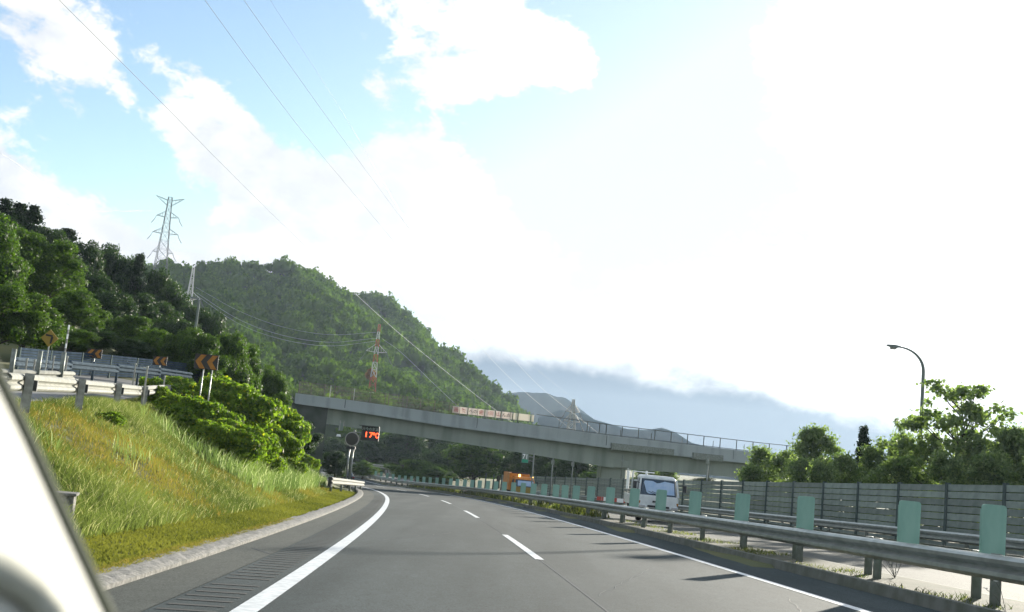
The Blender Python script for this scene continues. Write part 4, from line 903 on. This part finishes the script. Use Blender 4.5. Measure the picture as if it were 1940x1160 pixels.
LT = [('con0', 12, 378, 100, 60, 'narrow dark conifer at the far left edge of the skyline'), ('con1', 40, 385, 104, 66, 'second dark conifer from the left on the skyline'), ('con0', 66, 391, 100, 60, 'pointed conifer on the skyline, third from the left'),
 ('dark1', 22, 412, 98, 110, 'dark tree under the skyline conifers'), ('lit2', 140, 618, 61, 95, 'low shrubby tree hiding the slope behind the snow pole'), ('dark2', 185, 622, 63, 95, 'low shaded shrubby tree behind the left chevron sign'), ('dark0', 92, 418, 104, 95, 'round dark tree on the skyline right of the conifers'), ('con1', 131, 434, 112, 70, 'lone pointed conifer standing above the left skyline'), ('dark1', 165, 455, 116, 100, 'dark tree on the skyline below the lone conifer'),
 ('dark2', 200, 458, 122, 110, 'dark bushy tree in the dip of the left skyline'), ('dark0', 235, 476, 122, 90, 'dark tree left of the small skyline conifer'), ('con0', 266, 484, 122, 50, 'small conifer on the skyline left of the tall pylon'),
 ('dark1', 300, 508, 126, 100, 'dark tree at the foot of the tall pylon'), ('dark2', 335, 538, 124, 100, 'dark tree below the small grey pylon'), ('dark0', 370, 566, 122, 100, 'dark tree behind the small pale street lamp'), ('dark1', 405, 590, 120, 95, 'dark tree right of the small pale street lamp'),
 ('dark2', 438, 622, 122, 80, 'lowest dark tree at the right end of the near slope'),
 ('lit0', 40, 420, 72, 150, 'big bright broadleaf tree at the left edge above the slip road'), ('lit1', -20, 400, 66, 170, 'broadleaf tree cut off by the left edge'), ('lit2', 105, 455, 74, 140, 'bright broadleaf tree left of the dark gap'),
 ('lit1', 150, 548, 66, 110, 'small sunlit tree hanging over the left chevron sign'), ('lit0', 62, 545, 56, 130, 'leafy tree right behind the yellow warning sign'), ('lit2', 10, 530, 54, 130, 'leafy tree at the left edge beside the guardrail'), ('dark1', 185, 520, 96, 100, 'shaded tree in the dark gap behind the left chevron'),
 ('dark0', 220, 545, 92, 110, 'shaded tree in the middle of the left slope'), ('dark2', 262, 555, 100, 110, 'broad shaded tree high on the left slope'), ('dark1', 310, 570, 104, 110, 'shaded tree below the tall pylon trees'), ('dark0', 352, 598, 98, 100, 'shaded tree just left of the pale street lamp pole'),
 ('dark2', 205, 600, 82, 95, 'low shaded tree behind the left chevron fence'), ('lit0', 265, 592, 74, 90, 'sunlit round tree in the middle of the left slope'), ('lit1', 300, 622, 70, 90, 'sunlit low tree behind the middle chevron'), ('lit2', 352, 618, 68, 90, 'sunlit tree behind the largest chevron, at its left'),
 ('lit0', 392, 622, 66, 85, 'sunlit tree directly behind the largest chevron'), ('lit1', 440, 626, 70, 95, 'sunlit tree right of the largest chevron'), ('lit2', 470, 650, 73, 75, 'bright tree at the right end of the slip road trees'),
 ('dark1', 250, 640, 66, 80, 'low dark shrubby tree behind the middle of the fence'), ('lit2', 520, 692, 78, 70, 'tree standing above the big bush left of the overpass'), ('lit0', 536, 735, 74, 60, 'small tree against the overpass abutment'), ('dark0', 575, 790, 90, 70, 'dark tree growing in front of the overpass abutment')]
for k_, px, yt, Y, w, lab in LT: plant_px(k_, px, yt, Y, w, lab, 'tree', G1, 'conifer_tree' if k_.startswith('con') else 'broadleaf_tree')
G2 = 'bushes on the grassy bank'
def hit(px, py, y0=8, y1=140):
    for Y in np.arange(y0, y1, .25):
        p = at(px, py, Y)
        if p[2] < T(p[0], p[1]): return p
    return at(px, py, 40)
for k_, px, yb, yt, w, lab in [('bush0', 345, 790, 716, 150, 'bright green bush at the top left of the bank thicket'), ('bush1', 430, 830, 722, 190, 'large bright bush in the middle of the bank thicket'), ('bush0', 500, 862, 756, 150, 'bright bush on the right shoulder of the bank thicket'),
    ('bush1', 380, 838, 758, 150, 'big leafy bush low in the middle of the bank thicket'), ('bush0', 450, 885, 798, 150, 'bush low on the right of the bank thicket'), ('bush1', 528, 888, 812, 90, 'bush at the right end of the thicket above the weeds'), ('bush0', 583, 893, 862, 45, 'small bush before the abutment at the end of the bank'),
    ('bush1', 305, 775, 735, 70, 'small bush hiding the end of the white guardrail'), ('bush0', 205, 806, 780, 66, 'tiny green shrub alone on the open grass bank'), ('bush1', 495, 905, 852, 90, 'low bush at the foot of the thicket'), ('bush0', 556, 905, 872, 50, 'low weedy bush near the short white guardrail'),
    ('bush0', 410, 868, 800, 110, 'leafy bush at the lower left edge of the thicket'), ('bush1', 335, 805, 752, 90, 'leafy bush at the left edge of the thicket above the grass')]:
    c = hit(px, yb); Y = c[1]+.3; t_ = at(px, yt, Y); z = T(t_[0], Y)-.15; h = max(.3, t_[2]-z)/.9; wv = w*Y/F/1.6
    plant(k_, t_[0], Y, h, wv, lab, 'bush', G2, 'bush', .15)
G3 = 'trees beyond the overpass'
for k_, px, yt, Y, w, lab in [('lit0', 795, 868, 160, 110, 'bright rounded tree in the middle of the view under the overpass'), ('lit1', 830, 884, 150, 70, 'small bright tree right of the rounded one under the overpass'), ('lit2', 905, 833, 165, 120, 'largest sunlit tree seen under the overpass, left of the orange truck'), ('dark0', 950, 842, 170, 110, 'dark tree behind the orange truck'),
    ('dark1', 870, 838, 200, 110, 'dark tree deep in the shade under the overpass'), ('dark2', 1000, 850, 160, 100, 'dark tree behind the small green sign'), ('dark0', 1045, 846, 155, 100, 'dark tree behind the slender grey pole'), ('dark1', 1095, 858, 150, 100, 'dark tree left of the overpass pier'),
    ('lit0', 1125, 890, 140, 60, 'lit shrubby tree just left of the overpass pier'), ('right0', 1225, 880, 135, 80, 'pale tree between the overpass pier and the white truck'), ('right1', 1262, 888, 138, 70, 'low pale tree above the white truck'), ('dark1', 735, 880, 210, 80, 'dark far tree behind the white panel signs'), ('lit1', 690, 872, 170, 50, 'lit bush behind the round lamp sign'),
    ('dark0', 640, 850, 120, 50, 'dark tree left of the round lamp sign poles'), ('right2', 1330, 905, 130, 70, 'low pale tree behind the noise barrier under the overpass'), ('dark2', 770, 815, 230, 110, 'dark wide tree far beyond the red numerals'), ('dark0', 700, 825, 235, 100, 'dark far tree directly behind the temperature board'), ('dark1', 840, 822, 240, 110, 'dark far tree right under the overpass deck'), ('dark2', 650, 830, 225, 90, 'dark far tree beside the abutment')]:
    c = at(px, yt, Y); r = plant_px(k_, px, yt, Y, w, lab, 'tree', G3, 'broadleaf_tree')
    # beyond the overpass the ground lies low
G4 = 'trees behind the noise barrier'
for k_, px, yt, Y, w, lab in [('right0', 1445, 850, 72, 95, 'pale tree at the left end of the right tree row'), ('right1', 1545, 808, 66, 110, 'round full tree left of the street lamp'), ('right2', 1490, 852, 70, 90, 'pale tree between the first two of the right tree row'), ('con0', 1637, 810, 68, 46, 'small pointed tree left of the street lamp'), ('right0', 1660, 850, 62, 100, 'pale bushy tree under the small pointed tree'),
    ('right1', 1705, 822, 64, 80, 'low tree just left of the lamp post'), ('airy', 1712, 792, 72, 60, 'thin nearly bare sapling left of the lamp post'), ('right2', 1762, 818, 58, 110, 'leafy tree right of the lamp post'), ('airy', 1828, 722, 56, 260, 'tall airy tree with flat sprays against the sky'), ('right0', 1845, 832, 54, 130, 'dense lower tree beneath the airy tree'), ('right1', 1925, 808, 52, 120, 'tree at the right edge of the row'),
    ('right2', 1990, 800, 50, 130, 'tree cut by the right edge of the view'), ('right0', 1600, 862, 60, 100, 'low dense tree above the barrier left of the lamp'), ('right2', 1795, 856, 52, 110, 'low dense foliage above the barrier right of the lamp'), ('right1', 1880, 858, 50, 110, 'low dense tree above the barrier near the right edge'), ('right1', 1520, 868, 62, 90, 'low dense tree above the barrier below the round full tree'), ('right2', 1560, 872, 58, 90, 'low dense bush tree above the barrier'), ('right0', 1700, 868, 56, 110, 'low dense tree above the barrier at the lamp'), ('right2', 1425, 880, 70, 70, 'low tree where the overpass meets the tree row')]:
    plant_px(k_, px, yt, Y, w, lab, 'tree', G4, 'conifer_tree' if k_.startswith('con') else 'broadleaf_tree')

# ------------------------------------------------------------------ mountains
def ridge_field(X, Y, ridges, slope, seed):
    Z = np.full(X.shape, -30.0)
    for pts in ridges:
        for a, c in zip(pts[:-1], pts[1:]):
            ab = c[:2]-a[:2]; t = np.clip(((X-a[0])*ab[0]+(Y-a[1])*ab[1])/(ab@ab), 0, 1)
            d = np.hypot(X-(a[0]+t*ab[0]), Y-(a[1]+t*ab[1])); Z = np.maximum(Z, a[2]+t*(c[2]-a[2])-slope*np.sqrt(d*d+90)+slope*9.5)
    return Z
def wobble(X, Y, amp, sc, seed):
    g = np.random.default_rng(seed); Z = 0*X
    for k in range(9):
        a = g.uniform(0, 6.28); f = (1+k*.45)/sc; Z = Z+np.sin((X*math.cos(a)+Y*math.sin(a))*f+g.uniform(0, 6.28))*amp/(1+k*.5)
    return Z
def rg(*p): return [at(px, py+dy_, Y) for px, py, Y, dy_ in [(q_[0], q_[1], q_[2], 12) for q_ in p]]
ridges = [rg((240, 500, 560), (320, 508, 560), (420, 506, 560), (525, 512, 540), (610, 556, 500), (648, 640, 420), (690, 665, 395), (720, 700, 370), (800, 775, 320), (850, 830, 290)),
          rg((525, 512, 540), (600, 548, 640), (690, 566, 640), (770, 610, 610), (830, 660, 580), (900, 722, 540), (960, 782, 500), (1010, 830, 480)),
          rg((420, 506, 560), (430, 600, 430), (470, 680, 330), (560, 740, 270)),
          rg((320, 508, 560), (300, 600, 400), (330, 680, 300)), rg((760, 610, 610), (790, 700, 470), (850, 770, 400)), rg((570, 540, 525), (590, 620, 440), (640, 720, 330), (700, 780, 270))]
hx = np.arange(-420, 120, 7.0); hy_ = np.arange(235, 900, 7.0); HX, HY = np.meshgrid(hx, hy_)
def hillz(X, Y): return ridge_field(X, Y, ridges, .72, 1)+wobble(X, Y, 3.2, 42, 4)
HZ = np.maximum(hillz(HX, HY), -16)
idx = np.arange(HX.size).reshape(HX.shape); fc = np.stack([idx[:-1, :-1], idx[:-1, 1:], idx[1:, 1:], idx[1:, :-1]], -1).reshape(-1, 4)
kind(add('hill', mesh_np('hill', np.stack([HX, HY, HZ], -1).reshape(-1, 3), fc, [M['hillg']], smooth=True)), 'structure')
# the wood on it: lobed crowns of leaf clumps
def forest(name, pts, rads, nleaf, leaf, mt, seed, core_sub=ICO1):
    g = np.random.default_rng(seed); n = len(pts); base_V = []; base_F = []; base_T = []
    for v in range(6):
        nl = 5; C = [(0, 0, .55)]+[(.55*math.cos(a+v), .55*math.sin(a+v), .35+g.uniform(-.1, .3)) for a in np.linspace(0, 6.28, nl)[:-1]]; Rr = [.55]+[g.uniform(.38, .5) for _ in range(nl-1)]
        V, Fq, tn = leaf_cloud(C, Rr, nleaf, leaf, .95, .6, 1.3, seed*10+v, .25)
        F3 = np.concatenate([Fq[:, [0, 1, 2]], Fq[:, [0, 2, 3]]]); V2, F2 = cores(C, Rr, .95, .86, v)
        base_V.append(np.concatenate([V, V2])); base_F.append(np.concatenate([F3, F2+len(V)])); base_T.append(np.concatenate([tn, np.full(len(V2), .3)]))
    Vs, Fs, Ts = [], [], []; o = 0
    for i in range(n):
        v = i % 6; a = g.uniform(0, 6.28); c, s = math.cos(a), math.sin(a); r = rads[i]; B = base_V[v]
        W = np.stack([(B[:, 0]*c-B[:, 1]*s)*r, (B[:, 0]*s+B[:, 1]*c)*r, B[:, 2]*r*g.uniform(.9, 1.5)], 1)+pts[i]
        Vs.append(W); Fs.append(base_F[v]+o); o += len(W); Ts.append(np.clip(base_T[v]*.7+g.uniform(0, .35), 0, .88))
    return kind(add(name, mesh_np(name, np.concatenate(Vs), np.concatenate(Fs), [mt], np.concatenate(Ts))), 'stuff')
sp = 7.6; fx, fy = np.meshgrid(np.arange(-400, 110, sp), np.arange(240, 760, sp)); fx = (fx+rng.uniform(-3, 3, fx.shape)).ravel(); fy = (fy+rng.uniform(-3, 3, fy.shape)).ravel(); fz = hillz(fx, fy)
e = 4.0; gxn = (hillz(fx+e, fy)-hillz(fx-e, fy))/(2*e); gyn = (hillz(fx, fy+e)-hillz(fx, fy-e))/(2*e)
facing = (-gxn*(-fx)+-gyn*(-fy)+(CZ-fz))/np.hypot(fx, fy)
u_ = fx/fy; keep = (fz > -15) & (facing > -.16) & (u_ > -.56) & (u_ < .08)
pts_ = np.stack([fx, fy, fz-1.0], 1)[keep]; rads_ = rng.uniform(3.6, 6.4, len(pts_))*np.clip(pts_[:, 1]/420, .75, 1.1)
print('hill trees', len(pts_))
forest('forest', pts_, rads_, 130, .17, L_['far'], 3)
# a touch of autumn red beside the banded pylon
c = at(705, 697, 330); tag(plant('lit1', c[0], c[1], 5, 4.5, 'tree with reddish leaves beside the foot of the banded pylon', 'tree', None, 'red_tree'), 'tree with reddish leaves beside the foot of the banded pylon', 'tree')
red = bpy.data.objects['red_tree']; red.location.z = c[2]-5
redm = leafmat('leaf_red', (.14, .06, .015), (.30, .14, .03), .4); cm_ = protos['lit1'][0].copy(); cm_.materials[0] = redm; red.children[0].data = cm_
# far blue hills
def far_hill(name, prof, Y, depth, mt):
    V = []; n = len(prof); xs = np.linspace(prof[0][0], prof[-1][0], 160); ys = np.interp(xs, [p[0] for p in prof], [p[1] for p in prof])
    g = np.random.default_rng(int(Y)); rough_ = np.cumsum(g.normal(0, .35, 160)); rough_ -= np.linspace(rough_[0], rough_[-1], 160)
    for k, t in enumerate((0, .25, .5, .75, 1)):
        for x, y, rr in zip(xs, ys, rough_):
            p = at(x, y+rr+1, Y); z = p[2]; f = [0, .42, .75, .94, 1][k]; yy = Y-depth*(1-t)*.22
            V.append((p[0]*(yy/Y)*(1), yy, -12+(z+12)*f+g.normal(0, .9)*(f*(1-f)*4)))
    for x, y in zip(xs, ys): p = at(x, y, Y); V.append((p[0]*1.2, Y+depth, -12))
    Fc = [(k*160+i, k*160+i+1, (k+1)*160+i+1, (k+1)*160+i) for k in range(5) for i in range(159)]
    return kind(add(name, mesh_np(name, V, Fc, [mt], smooth=False)), 'structure')
M['farhill'] = mat('far_forest', (.008, .030, .045), 1, (.014, .040, .052), .05, spec=0)  # cloud shade and the blue of distance put into the colour
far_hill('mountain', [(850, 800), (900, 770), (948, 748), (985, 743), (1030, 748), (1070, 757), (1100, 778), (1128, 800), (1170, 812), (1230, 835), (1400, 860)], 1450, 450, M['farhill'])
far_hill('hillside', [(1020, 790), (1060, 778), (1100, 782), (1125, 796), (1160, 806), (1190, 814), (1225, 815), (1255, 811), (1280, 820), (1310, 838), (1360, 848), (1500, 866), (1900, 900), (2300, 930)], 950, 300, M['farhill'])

# ------------------------------------------------------------------ grasses
def blades(name, XY, hts, wid, mt, seed, lean=.35, kindv='stuff', zoff=0):
    g = np.random.default_rng(seed); n = len(XY); x, y = XY[:, 0], XY[:, 1]; z = terrain(x, y)+zoff; a = g.uniform(0, 6.28, n)
    fac = g.uniform(-.6, .6, n); wx, wy = np.cos(fac)*wid, np.sin(fac)*wid; lx = np.cos(a)*hts*lean*g.uniform(.3, 1.3, n); ly = np.sin(a)*hts*lean*g.uniform(.3, 1.3, n)
    B0 = np.stack([x-wx/2, y-wy/2, z-.03], 1); B1 = np.stack([x+wx/2, y+wy/2, z-.03], 1)
    M0 = np.stack([x-wx*.4+lx*.4, y-wy*.4+ly*.4, z+hts*.6], 1); M1 = np.stack([x+wx*.4+lx*.4, y+wy*.4+ly*.4, z+hts*.6], 1); TT = np.stack([x+lx, y+ly, z+hts*.93], 1)
    V = np.stack([B0, B1, M1, M0, TT], 1).reshape(-1, 3); i = np.arange(n)*5
    Fc = np.concatenate([np.stack([i, i+1, i+2], 1), np.stack([i, i+2, i+3], 1), np.stack([i+3, i+2, i+4], 1)])
    tn = np.clip(.45+.28*np.sin(x*1.3+y*.5)+.2*np.sin(y*1.1-x*.7)+g.normal(0, .22, n), 0, .88); tn[g.uniform(size=n) < .11] = 1
    return kind(add(name, mesh_np(name, V, Fc, [mt], np.repeat(tn, 5))), kindv)
def scatter(n, s0, s1, o0, o1, seed, pw=1.0):
    g = np.random.default_rng(seed); s = s0+(s1-s0)*g.uniform(0, 1, n)**pw; o = g.uniform(o0, o1, n); x = np.interp(s, ST, CX)+o; y = np.interp(s, ST, CY); return np.stack([x, y], 1)
def patch(XY, ph): return .5+.28*np.sin(XY[:, 0]*.9+ph)+.28*np.sin(XY[:, 1]*.55+XY[:, 0]*.3+ph*2)+.15*np.sin(XY[:, 1]*1.7-XY[:, 0]*1.1)
XY = scatter(260000, 7, 62, -17, -6.7, 5, 1.5)
rampside = (XY[:, 0] < np.array([ramp_edge(v) for v in XY[:, 1]])-.4) & (XY[:, 1] < 60); XY = XY[~rampside]
pt = patch(XY, 0); hts = rng.uniform(.08, .30, len(XY))*(.55+.8*np.clip(pt, 0, 1)); gold = (pt+rng.normal(0, .18, len(XY))) < .42
blades('bank_grass', XY[~gold], hts[~gold], .013, L_['grass'], 1, .75); blades('golden_grass', XY[gold], hts[gold]*.8, .012, L_['gold'], 2, .6)
XY = scatter(9000, 34, 66, -11.5, -7.3, 15, 1); pk = patch(XY, 3.0) > .35; blades('reeds', XY[pk], rng.uniform(.35, .85, pk.sum()), .02, L_['reed'], 8, .5)
XY = scatter(5000, 8, 34, -9.5, -6.8, 16, 1); pk = patch(XY*2.1, 5.0) > .98; blades('grass_tufts', XY[pk], rng.uniform(.25, .6, pk.sum()), .014, L_['reed'], 9, .5)
XY = scatter(60000, 7, 75, -7.2, -5.38, 6, 1.5); blades('verge_grass', XY, rng.uniform(.02, .085, len(XY)), .022, L_['moss'], 3, .9)
XY = scatter(16000, 9, 70, 5.38, 6.98, 8, 1.4); pk = patch(XY*2.3, 1.0) > .72; blades('median_weeds', XY[pk], rng.uniform(.03, .16, pk.sum()), .014, L_['weed'], 4, 1.0)
XY = scatter(5000, 50, 140, 5.38, 6.98, 9, 1); pk = patch(XY*1.3, 2.0) > .4; blades('median_weeds', XY[pk], rng.uniform(.15, .55, pk.sum()), .05, L_['weed'], 5, .6)
XY = scatter(14000, 7, 26, -5.46, -5.28, 12, 1.3); blades('dry_fringe', XY, rng.uniform(.02, .09, len(XY)), .012, L_['gold'], 6, 1.2, zoff=.10)
# flowering weed on the median
for (s_, o_, lab) in ((19.5, 6.6, 'sprig of small white flowers on the median under the guardrail'), (13.6, 5.45, 'single small white flower on the median kerb near the bottom right')):
    x, y, z = P3(s_, o_, .13); r = thing('flowering_weed', lab, 'wild flower', (x, y, z)); n_ = 12 if s_ > 15 else 2
    for k in range(n_):
        a = random.uniform(0, 6.28); rr = random.uniform(.05, .42); h = random.uniform(.08, .42); tip = (rr*math.cos(a)*1.5, rr*math.sin(a), h)
        MB().tube([(0, 0, 0), (tip[0]*.5, tip[1]*.5, h*.7), tip], .004, 4).build('stem', M['kerb'], r)
        f = MB()
        for j in range(5): q_ = j*1.257; f.quad(tip, (tip[0]+.022*math.cos(q_), tip[1]+.022*math.sin(q_), h+.012), (tip[0]+.034*math.cos(q_+.5), tip[1]+.034*math.sin(q_+.5), h+.004), (tip[0]+.022*math.cos(q_+1), tip[1]+.022*math.sin(q_+1), h+.012))
        f.build('flower', M['flower'], r)

# ------------------------------------------------------------------ the car's own windscreen pillar, out of focus
cp = thing('windscreen_pillar', 'blurred cream inner windscreen pillar of the car in the bottom left corner', 'car pillar')
edge = [(-92, 540), (-32, 680), (44, 836), (120, 1004), (205, 1185), (292, 1375)]
Dp = .62; rings = []; seal = []
for px, py in edge:
    d = 25  # pixels from the sharp edge to the trim
    def pt_(ox, dep): v = at(px+ox, py, Dp+dep); return v
    rings.append([pt_(0, .0), pt_(-14, -.006), pt_(-50, -.03), pt_(-120, -.075), pt_(-200, -.11), pt_(-290, -.13), pt_(-420, -.14), pt_(-420, .2), pt_(-40, .12)])
    seal.append([pt_(26, .03), pt_(10, .018), pt_(-14, .02), pt_(-14, .07), pt_(26, .07)])
MB().sweep(rings).build('trim', M['trim'], cp, smooth=True)
MB().sweep(seal).build('rubber_seal', M['seal'], cp, smooth=True)
rec = [at(px, py, Dp-dd) for px, py, dd in ((-150, 1050, .135), (-60, 1062, .12), (0, 1080, .108), (50, 1112, .09), (95, 1160, .078), (125, 1240, .078))]
MB().tube(rec, [.008, .008, .008, .008, .0075, .007], 10).build('recess_shadow', M['trimshade'], cp, smooth=True)  # darker raised tube standing in for the grey shadow of the recess

# ------------------------------------------------------------------ thin evening haze
hz = MB().box((-200, 900, 66), (2600, 3600, 168)).build('haze', M['dark']); hz.data.materials.clear()
hm = bpy.data.materials.new('haze'); hm.use_nodes = True; hn = hm.node_tree; hn.nodes.clear(); ho = hn.nodes.new('ShaderNodeOutputMaterial'); hv = hn.nodes.new('ShaderNodeVolumePrincipled'); hn.links.new(hv.outputs[0], ho.inputs['Volume'])
hv.inputs['Color'].default_value = (.66, .82, 1, 1); hv.inputs['Density'].default_value = .00012; hv.inputs['Anisotropy'].default_value = .3
hz.data.materials.append(hm); kind(hz, 'stuff'); hz.display_type = 'WIRE'
scn.cycles.volume_bounces = 0; scn.cycles.max_bounces = 8; scn.cycles.transparent_max_bounces = 8
